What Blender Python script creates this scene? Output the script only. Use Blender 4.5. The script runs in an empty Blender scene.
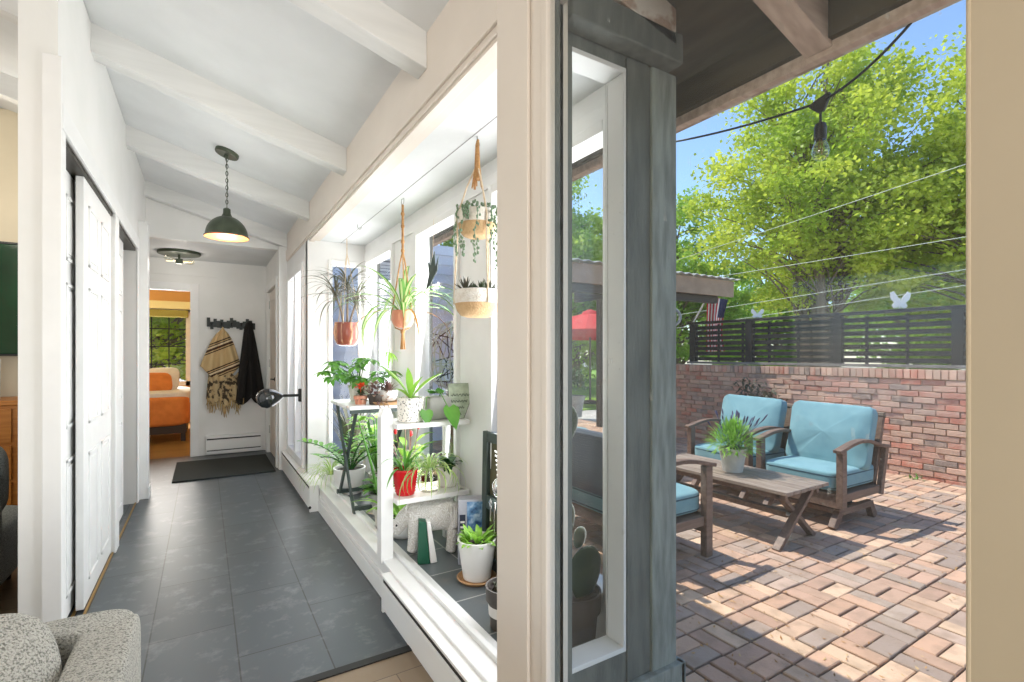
import bpy, math, random
from mathutils import Vector, Matrix, noise as mnoise
R = random.Random(7)
C = bpy.context.scene.collection
PI = math.pi
def rgb(r, g, b):
    f = lambda x: (x/255/12.92) if x/255 <= .04045 else ((x/255+.055)/1.055)**2.4
    return (f(r), f(g), f(b), 1)

# ------------------------------------------------------------------ materials
def new_mat(name):
    m = bpy.data.materials.new(name); m.use_nodes = True
    nt = m.node_tree
    return m, nt, nt.nodes, nt.links, nt.nodes['Principled BSDF']

def mat(name, col, rough=.5, col2=None, scale=8, detail=4, lo=.35, hi=.65, bump=0, bscale=None, metal=0, spec=.5,
        stretch=(1, 1, 1), trans=0, sheen=0, emit=None, estr=0):
    m, nt, N, L, b = new_mat(name)
    b.inputs['Roughness'].default_value = rough
    b.inputs['Metallic'].default_value = metal
    b.inputs['Specular IOR Level'].default_value = spec
    b.inputs['Base Color'].default_value = col
    if sheen: b.inputs['Sheen Weight'].default_value = sheen
    if emit:
        b.inputs['Emission Color'].default_value = emit; b.inputs['Emission Strength'].default_value = estr
    if col2 or bump:
        tc = N.new('ShaderNodeTexCoord'); mp = N.new('ShaderNodeMapping')
        mp.inputs['Scale'].default_value = stretch
        L.new(tc.outputs['Object'], mp.inputs['Vector'])
    if col2:
        n = N.new('ShaderNodeTexNoise'); n.inputs['Scale'].default_value = scale; n.inputs['Detail'].default_value = detail
        L.new(mp.outputs[0], n.inputs['Vector'])
        r = N.new('ShaderNodeValToRGB')
        r.color_ramp.elements[0].position = lo; r.color_ramp.elements[0].color = col
        r.color_ramp.elements[1].position = hi; r.color_ramp.elements[1].color = col2
        L.new(n.outputs['Fac'], r.inputs['Fac']); L.new(r.outputs['Color'], b.inputs['Base Color'])
    if bump:
        n2 = N.new('ShaderNodeTexNoise'); n2.inputs['Scale'].default_value = bscale or scale; n2.inputs['Detail'].default_value = 3
        L.new(mp.outputs[0], n2.inputs['Vector'])
        bp = N.new('ShaderNodeBump'); bp.inputs['Strength'].default_value = bump; bp.inputs['Distance'].default_value = .01
        L.new(n2.outputs['Fac'], bp.inputs['Height']); L.new(bp.outputs[0], b.inputs['Normal'])
    if trans:
        out = N['Material Output']; t = N.new('ShaderNodeBsdfTranslucent'); mx = N.new('ShaderNodeMixShader')
        mx.inputs[0].default_value = trans
        if col2: L.new(r.outputs['Color'], t.inputs['Color'])
        else: t.inputs['Color'].default_value = col
        L.new(b.outputs[0], mx.inputs[1]); L.new(t.outputs[0], mx.inputs[2]); L.new(mx.outputs[0], out.inputs['Surface'])
    return m

def tinted(name, rough=.85, dirt=rgb(90, 80, 70), dscale=6, damt=.35, bump=.3, bscale=60):
    """colour per piece comes from the piece's own attribute, plus procedural dirt and grain"""
    m, nt, N, L, b = new_mat(name)
    b.inputs['Roughness'].default_value = rough; b.inputs['Specular IOR Level'].default_value = .25
    a = N.new('ShaderNodeAttribute'); a.attribute_name = 'tint'
    tc = N.new('ShaderNodeTexCoord'); n = N.new('ShaderNodeTexNoise'); n.inputs['Scale'].default_value = dscale; n.inputs['Detail'].default_value = 6
    L.new(tc.outputs['Object'], n.inputs['Vector'])
    r = N.new('ShaderNodeMapRange'); r.inputs[1].default_value = .45; r.inputs[2].default_value = .72; r.inputs[4].default_value = damt
    L.new(n.outputs['Fac'], r.inputs[0])
    mx = N.new('ShaderNodeMix'); mx.data_type = 'RGBA'
    L.new(r.outputs[0], mx.inputs[0]); L.new(a.outputs['Color'], mx.inputs[6]); mx.inputs[7].default_value = dirt
    L.new(mx.outputs[2], b.inputs['Base Color'])
    n2 = N.new('ShaderNodeTexNoise'); n2.inputs['Scale'].default_value = bscale; n2.inputs['Detail'].default_value = 4
    L.new(tc.outputs['Object'], n2.inputs['Vector'])
    bp = N.new('ShaderNodeBump'); bp.inputs['Strength'].default_value = bump; bp.inputs['Distance'].default_value = .01
    L.new(n2.outputs['Fac'], bp.inputs['Height']); L.new(bp.outputs[0], b.inputs['Normal'])
    return m

def wood(name, c1, c2, axis=1, scale=3, rough=.5, bump=.1):
    st = [14, 14, 14]; st[axis] = 1.2
    return mat(name, c1, rough, c2, scale, 6, .3, .7, bump, scale*3, stretch=tuple(st))

def glass(name, refl=.35, base=.02, tint=(1, 1, 1, 1), dirt=0):
    m, nt, N, L, b = new_mat(name); N.remove(b)
    out = N['Material Output']
    t = N.new('ShaderNodeBsdfTransparent'); t.inputs[0].default_value = tint
    g = N.new('ShaderNodeBsdfGlossy'); g.inputs['Roughness'].default_value = .01
    lw = N.new('ShaderNodeLayerWeight'); lw.inputs['Blend'].default_value = .5
    p = N.new('ShaderNodeMath'); p.operation = 'POWER'; p.inputs[1].default_value = 4
    L.new(lw.outputs['Facing'], p.inputs[0])
    ma = N.new('ShaderNodeMath'); ma.operation = 'MULTIPLY_ADD'; ma.inputs[1].default_value = refl; ma.inputs[2].default_value = base
    L.new(p.outputs[0], ma.inputs[0])
    mx = N.new('ShaderNodeMixShader')
    L.new(ma.outputs[0], mx.inputs[0]); L.new(t.outputs[0], mx.inputs[1]); L.new(g.outputs[0], mx.inputs[2])
    last = mx
    if dirt:   # dust specks and wiping scratches on the pane
        tc = N.new('ShaderNodeTexCoord')
        v = N.new('ShaderNodeTexVoronoi'); v.inputs['Scale'].default_value = 38; L.new(tc.outputs['Object'], v.inputs['Vector'])
        c1 = N.new('ShaderNodeMath'); c1.operation = 'LESS_THAN'; c1.inputs[1].default_value = .07; L.new(v.outputs['Distance'], c1.inputs[0])
        mp = N.new('ShaderNodeMapping'); mp.inputs['Scale'].default_value = (1, 22, 5); mp.inputs['Rotation'].default_value = (.35, 0, 0)
        L.new(tc.outputs['Object'], mp.inputs['Vector'])
        n = N.new('ShaderNodeTexNoise'); n.inputs['Scale'].default_value = 5; n.inputs['Detail'].default_value = 1; L.new(mp.outputs[0], n.inputs['Vector'])
        c2 = N.new('ShaderNodeMath'); c2.operation = 'GREATER_THAN'; c2.inputs[1].default_value = .735; L.new(n.outputs['Fac'], c2.inputs[0])
        ad = N.new('ShaderNodeMath'); ad.operation = 'MAXIMUM'; L.new(c1.outputs[0], ad.inputs[0]); L.new(c2.outputs[0], ad.inputs[1])
        n3 = N.new('ShaderNodeTexNoise'); n3.inputs['Scale'].default_value = 3; L.new(tc.outputs['Object'], n3.inputs['Vector'])
        mr = N.new('ShaderNodeMapRange'); mr.inputs[1].default_value = .45; mr.inputs[2].default_value = .7; mr.inputs[4].default_value = dirt
        L.new(n3.outputs['Fac'], mr.inputs[0])
        mu = N.new('ShaderNodeMath'); mu.operation = 'MULTIPLY_ADD'; L.new(ad.outputs[0], mu.inputs[0]); L.new(mr.outputs[0], mu.inputs[1]); mu.inputs[2].default_value = .015
        d = N.new('ShaderNodeBsdfDiffuse'); d.inputs[0].default_value = (.8, .82, .8, 1)
        m2 = N.new('ShaderNodeMixShader'); L.new(mu.outputs[0], m2.inputs[0]); L.new(mx.outputs[0], m2.inputs[1]); L.new(d.outputs[0], m2.inputs[2])
        last = m2
    L.new(last.outputs[0], out.inputs['Surface'])
    return m

def brick_mat(name, c1, c2, cm, bw, bh, mortar, plane='yx', rough=.4, blotch=None, off=(0, 0), offset=.5, spec=.5, bump=.15, bl_lo=.55, bl_hi=.75, bl_scale=4):
    """tiles or planks: plane gives which object axes run along (length, width)"""
    m, nt, N, L, b = new_mat(name)
    b.inputs['Roughness'].default_value = rough; b.inputs['Specular IOR Level'].default_value = spec
    tc = N.new('ShaderNodeTexCoord'); s = N.new('ShaderNodeSeparateXYZ'); L.new(tc.outputs['Object'], s.inputs[0])
    cb = N.new('ShaderNodeCombineXYZ')
    for i in range(2):
        a = N.new('ShaderNodeMath'); a.operation = 'ADD'; a.inputs[1].default_value = off[i]
        L.new(s.outputs['xyz'.index(plane[i])], a.inputs[0]); L.new(a.outputs[0], cb.inputs[i])
    t = N.new('ShaderNodeTexBrick'); t.offset = offset
    t.inputs['Color1'].default_value = c1; t.inputs['Color2'].default_value = c2; t.inputs['Mortar'].default_value = cm
    t.inputs['Scale'].default_value = 1; t.inputs['Mortar Size'].default_value = mortar
    t.inputs['Brick Width'].default_value = bw; t.inputs['Row Height'].default_value = bh; t.inputs['Mortar Smooth'].default_value = .1
    L.new(cb.outputs[0], t.inputs['Vector'])
    last = t.outputs['Color']
    if blotch:
        n = N.new('ShaderNodeTexNoise'); n.inputs['Scale'].default_value = bl_scale; n.inputs['Detail'].default_value = 8; n.inputs['Roughness'].default_value = .7
        L.new(tc.outputs['Object'], n.inputs['Vector'])
        r = N.new('ShaderNodeMapRange'); r.inputs[1].default_value = bl_lo; r.inputs[2].default_value = bl_hi; r.inputs[4].default_value = .6
        L.new(n.outputs['Fac'], r.inputs[0])
        mx = N.new('ShaderNodeMix'); mx.data_type = 'RGBA'; L.new(r.outputs[0], mx.inputs[0]); L.new(last, mx.inputs[6]); mx.inputs[7].default_value = blotch
        last = mx.outputs[2]
    L.new(last, b.inputs['Base Color'])
    bp = N.new('ShaderNodeBump'); bp.inputs['Strength'].default_value = bump; bp.inputs['Distance'].default_value = .004; bp.invert = True
    L.new(t.outputs['Fac'], bp.inputs['Height']); L.new(bp.outputs[0], b.inputs['Normal'])
    return m

def bands(name, stops, axis, period, rough=.9, bump=.3, rot=(0, 0, 0), noise=.0):
    """repeating stripes along one axis of the object (woven cloth, wicker, ribs)"""
    m, nt, N, L, b = new_mat(name); b.inputs['Roughness'].default_value = rough; b.inputs['Specular IOR Level'].default_value = .2
    tc = N.new('ShaderNodeTexCoord'); mp = N.new('ShaderNodeMapping'); mp.inputs['Rotation'].default_value = rot
    L.new(tc.outputs['Object'], mp.inputs[0]); s = N.new('ShaderNodeSeparateXYZ'); L.new(mp.outputs[0], s.inputs[0])
    d = N.new('ShaderNodeMath'); d.operation = 'DIVIDE'; d.inputs[1].default_value = period; L.new(s.outputs[axis], d.inputs[0])
    f = N.new('ShaderNodeMath'); f.operation = 'FRACT'; L.new(d.outputs[0], f.inputs[0])
    r = N.new('ShaderNodeValToRGB'); r.color_ramp.interpolation = 'CONSTANT'
    e = r.color_ramp.elements
    e[0].position = stops[0][0]; e[0].color = stops[0][1]
    e[1].position = stops[1][0]; e[1].color = stops[1][1]
    for p, c in stops[2:]:
        k = e.new(p); k.color = c
    L.new(f.outputs[0], r.inputs[0]); L.new(r.outputs[0], b.inputs['Base Color'])
    n2 = N.new('ShaderNodeTexNoise'); n2.inputs['Scale'].default_value = 150; L.new(tc.outputs['Object'], n2.inputs['Vector'])
    bp = N.new('ShaderNodeBump'); bp.inputs['Strength'].default_value = bump; bp.inputs['Distance'].default_value = .005
    L.new(n2.outputs['Fac'], bp.inputs['Height']); L.new(bp.outputs[0], b.inputs['Normal'])
    return m

# ------------------------------------------------------------------ mesh collector
class MB:
    def __init__(s): s.v = []; s.f = []; s.m = []; s.c = []; s.mi = 0; s.col = None
    def face(s, idx): s.f.append(idx); s.m.append(s.mi); s.c.append(s.col)
    def box(s, x0, x1, y0, y1, z0, z1, M=None):
        n = len(s.v)
        for x, y, z in ((x0,y0,z0),(x1,y0,z0),(x1,y1,z0),(x0,y1,z0),(x0,y0,z1),(x1,y0,z1),(x1,y1,z1),(x0,y1,z1)):
            p = Vector((x, y, z)); s.v.append(M @ p if M else p)
        for q in ((3,2,1,0),(4,5,6,7),(0,1,5,4),(1,2,6,5),(2,3,7,6),(3,0,4,7)): s.face([n+i for i in q])
        return s
    def bar(s, p, q, w, h, up=(0, 0, 1)):
        p, q = Vector(p), Vector(q); d = q-p; l = d.length; d.normalize(); up = Vector(up)
        if abs(d.dot(up)) > .99: up = Vector((1, 0, 0))
        sx = d.cross(up).normalized(); uz = sx.cross(d)
        n = len(s.v)
        for e in (p, q):
            for a, b in ((-1,-1),(1,-1),(1,1),(-1,1)): s.v.append(e + sx*a*w/2 + uz*b*h/2)
        for f in ((0,1,2,3),(7,6,5,4),(0,4,5,1),(1,5,6,2),(2,6,7,3),(3,7,4,0)): s.face([n+i for i in f])
        return s
    def tube(s, pts, r, n=8, cap=True):
        pts = [Vector(p) for p in pts]; k = len(pts)
        rs = r if isinstance(r, (list, tuple)) else [r]*k
        base = len(s.v); prev = None
        for i, p in enumerate(pts):
            d = (pts[min(i+1, k-1)] - pts[max(i-1, 0)]).normalized()
            if prev is None:
                a = Vector((0, 0, 1)) if abs(d.z) < .9 else Vector((1, 0, 0)); u = d.cross(a).normalized()
            else:
                u = (prev - d*prev.dot(d)).normalized()
            prev = u; w = d.cross(u)
            for j in range(n):
                t = 2*PI*j/n; s.v.append(p + (u*math.cos(t)+w*math.sin(t))*rs[i])
        for i in range(k-1):
            for j in range(n):
                a = base+i*n+j; b = base+i*n+(j+1) % n
                s.face([a, b, b+n, a+n])
        if cap:
            s.face([base+j for j in range(n)][::-1]); s.face([base+(k-1)*n+j for j in range(n)])
        return s
    def lathe(s, prof, c=(0, 0, 0), n=28, sx=1, sy=1, cap0=True, cap1=True, wob=None):
        base = len(s.v); k = len(prof)
        for i, (r, z) in enumerate(prof):
            for j in range(n):
                t = 2*PI*j/n; rr = r*(wob(t, i) if wob else 1)
                s.v.append(Vector((c[0]+rr*math.cos(t)*sx, c[1]+rr*math.sin(t)*sy, c[2]+z)))
        for i in range(k-1):
            for j in range(n):
                a = base+i*n+j; b = base+i*n+(j+1) % n
                s.face([a, b, b+n, a+n])
        if cap0: s.face([base+j for j in range(n)][::-1])
        if cap1: s.face([base+(k-1)*n+j for j in range(n)])
        return s
    def ball(s, c, r, n=14, m=9, e=1.0, M=None, f=None):
        rx, ry, rz = r if isinstance(r, (tuple, list)) else (r, r, r)
        sp = lambda x: math.copysign(abs(x)**e, x)
        base = len(s.v)
        for i in range(m+1):
            ph = -PI/2+PI*i/m
            for j in range(n):
                th = 2*PI*j/n
                p = Vector((rx*sp(math.cos(ph))*sp(math.cos(th)), ry*sp(math.cos(ph))*sp(math.sin(th)), rz*sp(math.sin(ph))))
                if f: p = f(p)
                p = (M @ p) if M else p
                s.v.append(p + Vector(c))
        for i in range(m):
            for j in range(n):
                a = base+i*n+j; b = base+i*n+(j+1) % n
                s.face([a, b, b+n, a+n])
        return s
    def prism(s, pts, o, u, w, t):
        """2-D outline pts in the plane o + a*u + b*w, given thickness t"""
        o, u, w = Vector(o), Vector(u).normalized(), Vector(w).normalized(); nn = u.cross(w)
        base = len(s.v); k = len(pts)
        for sgn in (-.5, .5):
            for a, b in pts: s.v.append(o+u*a+w*b+nn*t*sgn)
        s.face([base+i for i in range(k)][::-1]); s.face([base+k+i for i in range(k)])
        for i in range(k):
            j = (i+1) % k; s.face([base+i, base+j, base+k+j, base+k+i])
        return s
    def leaf(s, b, az, el, L, W, droop=1.0, fold=.25, n=6, tip=.0, mid=.45, stripe=None, twist=0):
        """a blade that starts at b in direction az/el and bends down along its length"""
        p = Vector(b); base = len(s.v); h = Vector((-math.sin(az), math.cos(az), 0)); e = el
        cols = 4 if stripe is not None else 3
        for i in range(n+1):
            t = i/n
            w = W*(math.sin(PI*min(1, (t/mid)*.5)) if t < mid else math.cos(PI/2*(t-mid)/(1-mid))**.8)
            w = max(w, W*.12*(1-t)+.0006)
            d = Vector((math.cos(az)*math.cos(e), math.sin(az)*math.cos(e), math.sin(e)))
            up = h.cross(d) * -1
            hh = h*math.cos(twist)+up*math.sin(twist)
            if up.z < 0: pass
            if cols == 3: offs = ((-.5, fold), (0, 0), (.5, fold))
            else: offs = ((-.5, fold), (-.22, fold*.2), (.22, fold*.2), (.5, fold))
            for o, f in offs: s.v.append(p + hh*w*o + up*w*f*.5)
            p = p + d*(L/n); e -= droop/n
        for i in range(n):
            for j in range(cols-1):
                a = base+i*cols+j
                if stripe is not None: s.mi = stripe if j == 1 else 0
                s.face([a, a+1, a+1+cols, a+cols])
        if stripe is not None: s.mi = 0
        return p
    def frame(s, ax, d0, d1, a0, a1, z0, z1, w, wz=None, wb=None):
        """four bars around a rectangle; ax is the axis of depth ('x' or 'y')"""
        wz = wz or w; wb = wz if wb is None else wb
        def bx(a, b, c, d):
            if ax == 'x': s.box(d0, d1, a, b, c, d)
            else: s.box(a, b, d0, d1, c, d)
        bx(a0, a0+w, z0, z1); bx(a1-w, a1, z0, z1); bx(a0+w, a1-w, z1-wz, z1)
        if wb: bx(a0+w, a1-w, z0, z0+wb)
        return s
    def build(s, name, mats, parent=None, smooth=None, bevel=0, loc=None, rot=None, sub=0, segs=2, solid=0):
        me = bpy.data.meshes.new(name); me.from_pydata([tuple(p) for p in s.v], [], s.f)
        ms = mats if isinstance(mats, (list, tuple)) else [mats]
        for m in ms: me.materials.append(m)
        if len(ms) > 1: me.polygons.foreach_set('material_index', s.m)
        if any(c is not None for c in s.c):
            at = me.color_attributes.new('tint', 'FLOAT_COLOR', 'CORNER'); data = []
            for p in me.polygons:
                c = s.c[p.index] or (.5, .5, .5, 1)
                for _ in range(p.loop_total): data.extend(c)
            at.data.foreach_set('color', data)
        me.update()
        if smooth:
            me.polygons.foreach_set('use_smooth', [True]*len(me.polygons)); me.set_sharp_from_angle(angle=math.radians(smooth))
        o = bpy.data.objects.new(name, me); C.objects.link(o)
        if parent: o.parent = parent
        if loc: o.location = loc
        if rot: o.rotation_euler = rot
        if bevel:
            bm = o.modifiers.new('bevel', 'BEVEL'); bm.width = bevel; bm.segments = segs; bm.limit_method = 'ANGLE'; bm.angle_limit = math.radians(40)
        if sub:
            sm = o.modifiers.new('sub', 'SUBSURF'); sm.levels = sub; sm.render_levels = sub
        if solid:
            so = o.modifiers.new('solid', 'SOLIDIFY'); so.thickness = solid; so.offset = 0
        return o

def thing(name, label, cat, loc=(0, 0, 0), rotz=0, group=None):
    o = bpy.data.objects.new(name, None); C.objects.link(o); o.empty_display_size = .1
    o.location = loc; o.rotation_euler = (0, 0, rotz); o['label'] = label; o['category'] = cat
    if group: o['group'] = group
    return o
def tag(o, label, cat, group=None, kind=None):
    o['label'] = label; o['category'] = cat
    if group: o['group'] = group
    if kind: o['kind'] = kind
    return o
def struct(o, label=None):
    o['kind'] = 'structure'
    if label: o['label'] = label
    return o
def sroot(name, loc=(0, 0, 0), label=None):
    o = bpy.data.objects.new(name, None); C.objects.link(o); o.location = loc; o['kind'] = 'structure'
    if label: o['label'] = label
    return o
def dup(root, loc, rotz, label, group=None):
    r = root.copy(); C.objects.link(r); r.location = loc; r.rotation_euler = (0, 0, rotz); r['label'] = label
    if group: r['group'] = group
    for ch in list(root.children):
        c = ch.copy(); C.objects.link(c); c.parent = r
        for g in ch.children:
            d = g.copy(); C.objects.link(d); d.parent = c
    return r
def B(name, dims, m, parent=None, bevel=0, **k):
    return MB().box(*dims).build(name, m, parent, bevel=bevel, **k)
M = {}
M['white_wall'] = mat('white wall paint', rgb(232, 231, 228), .55, rgb(226, 226, 222), 3, bump=.03, bscale=60)
M['white_trim'] = mat('white trim paint', rgb(234, 234, 232), .38, rgb(228, 228, 226), 5, bump=.02, bscale=30)
M['white_ceil'] = mat('white plank ceiling paint', rgb(228, 230, 230), .7, rgb(219, 221, 221), 2.5, bump=.12, bscale=25)
M['beam'] = mat('white painted beam', rgb(222, 222, 219), .55, rgb(214, 214, 211), 5, stretch=(.3, 4, 4), bump=.06, bscale=20)
M['beige'] = mat('beige wall paint', rgb(216, 204, 178), .6, rgb(210, 198, 172), 3)
M['backlit_beige'] = mat('warm beige jamb paint', rgb(184, 168, 142), .5, rgb(179, 163, 137), 3)  # beige made darker to carry the backlit shade of the window side
M['lamp_tinted_white'] = mat('white trim with lamp light tint', rgb(226, 216, 204), .45, rgb(221, 211, 199), 3)  # the trim's white, darkened and warmed in colour to suggest living room lamplight
M['dark_gap'] = mat('dark closet interior', rgb(40, 38, 34), .8)  # near-black colour stands in for the shade inside gaps and slots
M['track'] = mat('dark bronze track', rgb(60, 56, 48), .4, metal=.6)
M['slate'] = brick_mat('slate floor tile', rgb(70, 77, 81), rgb(80, 87, 91), rgb(42, 45, 46), .62, .328, .003, 'yx', .36, rgb(146, 150, 150), off=(.1, .205), bl_lo=.53, bl_hi=.8, bl_scale=7)
M['bay_slate'] = brick_mat('bay slate tile', rgb(86, 92, 94), rgb(108, 116, 120), rgb(176, 176, 172), .3, .3, .004, 'xy', .3, rgb(128, 122, 114), off=(.05, .1), offset=0, bl_scale=6)
M['wood_floor'] = brick_mat('pale oak plank floor', rgb(148, 130, 108), rgb(132, 115, 94), rgb(88, 76, 62), 1.3, .15, .002, 'xy', .4, rgb(130, 110, 86), off=(0, .02), bl_lo=.5, bl_hi=.8, bl_scale=14)
M['bed_floor'] = brick_mat('brown oak floor', rgb(150, 116, 62), rgb(134, 100, 52), rgb(90, 66, 36), 1.2, .09, .002, 'xy', .35)
M['ext_dark'] = mat('weathered dark grey paint', rgb(112, 116, 110), .65, rgb(90, 95, 91), 9, stretch=(3, 3, .6), bump=.25, bscale=40)  # grey lifted to carry the haze reflected in the picture window
M['ext_mid'] = mat('weathered grey board', rgb(156, 163, 156), .7, rgb(122, 129, 123), 12, stretch=(3, 3, .5), bump=.3, bscale=40)  # also lightened in colour for the reflected glass haze
M['ext_deck'] = mat('dark stained roof deck', rgb(96, 84, 64), .8, rgb(76, 66, 51), 6, stretch=(4, .5, 4), bump=.15)
M['rafter'] = mat('weathered pinkish rafter wood', rgb(234, 210, 192), .75, rgb(206, 178, 158), 6, stretch=(.5, 6, 6), bump=.2)
M['flaking'] = mat('flaking white paint on timber', rgb(226, 216, 202), .8, rgb(186, 160, 140), 7, lo=.5, hi=.56, bump=.5, bscale=18)
M['glass'] = glass('window glass')
M['dusty_glass'] = glass('dusty window glass', .3, .012, (.97, .985, .98, 1), dirt=.28)
M['siding'] = mat('blue grey siding paint', rgb(226, 229, 235), .6, rgb(220, 223, 230), 5, bump=.05, bscale=30)
M['roof_metal'] = mat('pale corrugated roof metal', rgb(206, 200, 188), .45, rgb(186, 178, 166), 6)
M['fascia_brown'] = mat('brown fascia board', rgb(172, 142, 116), .6, rgb(154, 126, 102), 5)
M['fascia_dark'] = mat('dark brown beam', rgb(58, 48, 42), .6)
M['paver'] = tinted('brick paver', .85, rgb(146, 124, 104), 9, .6, .4, 70)
M['brick'] = tinted('old brick', .9, rgb(214, 186, 162), 12, .75, .6, 45)
M['mortar'] = mat('mortar', rgb(196, 172, 148), .95, rgb(170, 146, 124), 20, bump=.4, bscale=80)
M['sand'] = mat('dark joint soil', rgb(88, 72, 58), .95, rgb(66, 54, 44), 30)
M['fence_black'] = mat('black stained fence wood', rgb(40, 40, 41), .55, rgb(30, 30, 31), 8, bump=.1)
M['fence_grey'] = mat('weathered grey sill board', rgb(142, 138, 130), .8, rgb(118, 114, 108), 8)
M['cushion'] = mat('dusty teal outdoor fabric', rgb(124, 166, 172), .85, rgb(114, 157, 164), 10, bump=.15, bscale=220, sheen=.15)
M['piping'] = mat('dark teal piping', rgb(54, 88, 98), .8)
M['patio_wood'] = wood('weathered brown patio wood', rgb(134, 108, 92), rgb(102, 80, 67), 0, 3, .55)
M['patio_wood_y'] = wood('weathered grey brown table wood', rgb(168, 150, 134), rgb(126, 108, 94), 1, 3, .6)
M['wicker'] = bands('grey brown wicker', [(0, rgb(70, 58, 48)), (.18, rgb(132, 116, 100)), (.6, rgb(118, 102, 86))], 2, .022, .7, .6)
M['wicker_dark'] = bands('charcoal wicker', [(0, rgb(48, 54, 62)), (.15, rgb(88, 98, 112)), (.6, rgb(80, 90, 104))], 2, .018, .7, .4)
M['pot_white'] = mat('white glazed pot', rgb(238, 236, 232), .3, rgb(232, 230, 226), 6)
M['pot_cream'] = mat('pale grey stone pot', rgb(214, 210, 200), .7, rgb(198, 194, 184), 14, bump=.2)
M['pot_grey'] = mat('grey concrete pot', rgb(176, 176, 172), .8, rgb(156, 156, 152), 14, bump=.2, bscale=50)
M['pot_dark'] = mat('dark grey plastic pot', rgb(84, 78, 72), .6, rgb(72, 66, 61), 10)
M['pot_brown'] = mat('brown black pot', rgb(66, 58, 52), .6)
M['pot_red'] = mat('glossy red glaze', rgb(204, 30, 36), .18)
M['pot_copper'] = mat('banded copper brown glaze', rgb(128, 66, 52), .22, rgb(196, 152, 118), 3, stretch=(7, 7, .4), lo=.5, hi=.6)
M['pot_terra'] = mat('terracotta glaze', rgb(206, 132, 104), .4, rgb(232, 182, 150), 5, stretch=(5, 5, .6), lo=.45, hi=.6)
M['saucer'] = mat('terracotta saucer', rgb(190, 148, 104), .7, rgb(172, 130, 90), 12)
M['tan_pot'] = mat('tan textured pot', rgb(208, 174, 130), .8, rgb(196, 160, 116), 40, bump=.5, bscale=120)
M['white_dot'] = mat('white textured pot', rgb(236, 231, 222), .7, rgb(222, 214, 200), 50, bump=.6, bscale=130)
M['speckled'] = mat('white pot with black speckle print', rgb(236, 232, 222), .4, rgb(84, 84, 78), 110, detail=1, lo=.60, hi=.63)
M['soil'] = mat('potting soil', rgb(52, 42, 34), .95, rgb(34, 28, 23), 40, bump=.6, bscale=60)
M['leaf'] = mat('mid green leaf', rgb(82, 142, 52), .4, rgb(112, 170, 70), 8, trans=.3)
M['leaf_dark'] = mat('dark green leaf', rgb(46, 88, 44), .35, rgb(66, 112, 56), 8, trans=.2)
M['leaf_light'] = mat('fresh light green leaf', rgb(132, 182, 66), .4, rgb(160, 204, 88), 8, trans=.35)
M['leaf_pale'] = mat('pale variegated leaf stripe', rgb(206, 218, 160), .45, trans=.35)
M['leaf_grey'] = mat('dusty grey green leaf', rgb(78, 86, 68), .6, rgb(112, 106, 88), 8, trans=.12)
M['leaf_purple'] = mat('purple brown leaf', rgb(112, 78, 74), .45, rgb(160, 138, 116), 12, trans=.2)
M['leaf_brown'] = mat('dry brown leaf', rgb(172, 122, 52), .6, trans=.3)
M['leaf_red'] = mat('orange red bloom', rgb(226, 84, 44), .5, trans=.2)
M['leaf_cactus'] = mat('cactus pad', rgb(62, 78, 52), .6, rgb(48, 64, 42), 14, bump=.2)
M['leaf_string'] = mat('string succulent green', rgb(110, 134, 104), .5)
M['succulent'] = mat('dark succulent leaf', rgb(72, 88, 62), .5, rgb(92, 78, 70), 10)
M['lavender'] = mat('lavender flower', rgb(82, 76, 104), .8)
M['bark'] = mat('grey bark', rgb(142, 126, 108), .9, rgb(104, 90, 76), 8, stretch=(4, 4, .6), bump=.5)
M['tree_leaf'] = mat('sunny yellow green foliage', rgb(220, 226, 90), .5, rgb(170, 194, 64), .6, trans=.55)
M['tree_leaf_b'] = mat('mid green foliage', rgb(186, 212, 88), .5, rgb(140, 182, 76), .6, trans=.55)
M['rope'] = mat('jute rope', rgb(190, 146, 96), .9, rgb(166, 122, 76), 60, bump=.4, bscale=150)
M['cord'] = mat('cream cotton cord', rgb(226, 208, 182), .9, rgb(206, 184, 154), 60, bump=.4, bscale=150)
M['steel'] = mat('brushed steel', rgb(180, 180, 178), .3, metal=1)
M['silver'] = mat('bright silver', rgb(214, 214, 210), .2, metal=1)
M['black_iron'] = mat('matt black metal', rgb(34, 34, 33), .45, metal=.3)
M['black_gloss'] = mat('glossy black glass', rgb(30, 33, 34), .08, spec=.8)
M['bronze'] = mat('aged dark bronze', rgb(78, 86, 70), .4, rgb(62, 70, 56), 12, metal=.4)
M['shade_in'] = mat('warm copper shade lining', rgb(206, 122, 66), .4)
M['bulb'] = mat('lit warm bulb', rgb(255, 236, 200), .3, emit=rgb(255, 214, 150), estr=2.5)
M['bulb_clear'] = glass('clear bulb glass', .6, .1, (.97, .96, .9, 1))
M['brass'] = mat('brass filament base', rgb(176, 140, 76), .35, metal=.8)
M['table_white'] = mat('chipped white table top', rgb(228, 230, 228), .5, rgb(190, 192, 190), 16, lo=.6, hi=.66)
M['table_green'] = mat('dark green grey painted metal', rgb(64, 78, 74), .5, rgb(52, 64, 61), 10)
M['book_green'] = mat('dark green cover', rgb(18, 84, 60), .35)
M['mat_green'] = mat('dark green black rubber mat', rgb(42, 48, 45), .9, rgb(32, 37, 35), 70, bump=.5, bscale=150)
M['heater'] = mat('white enamelled heater', rgb(232, 232, 229), .35)
M['orange_wall'] = mat('apricot bedroom wall', rgb(218, 166, 104), .7, rgb(210, 158, 96), 3)
M['orange_bed'] = mat('orange bedspread', rgb(226, 138, 66), .85, rgb(208, 122, 56), 8, bump=.2, bscale=60)
M['linen'] = mat('white linen', rgb(226, 222, 216), .85, rgb(214, 210, 204), 10, bump=.1, bscale=60)
M['valance'] = mat('pale straw valance', rgb(226, 216, 168), .8)
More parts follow.
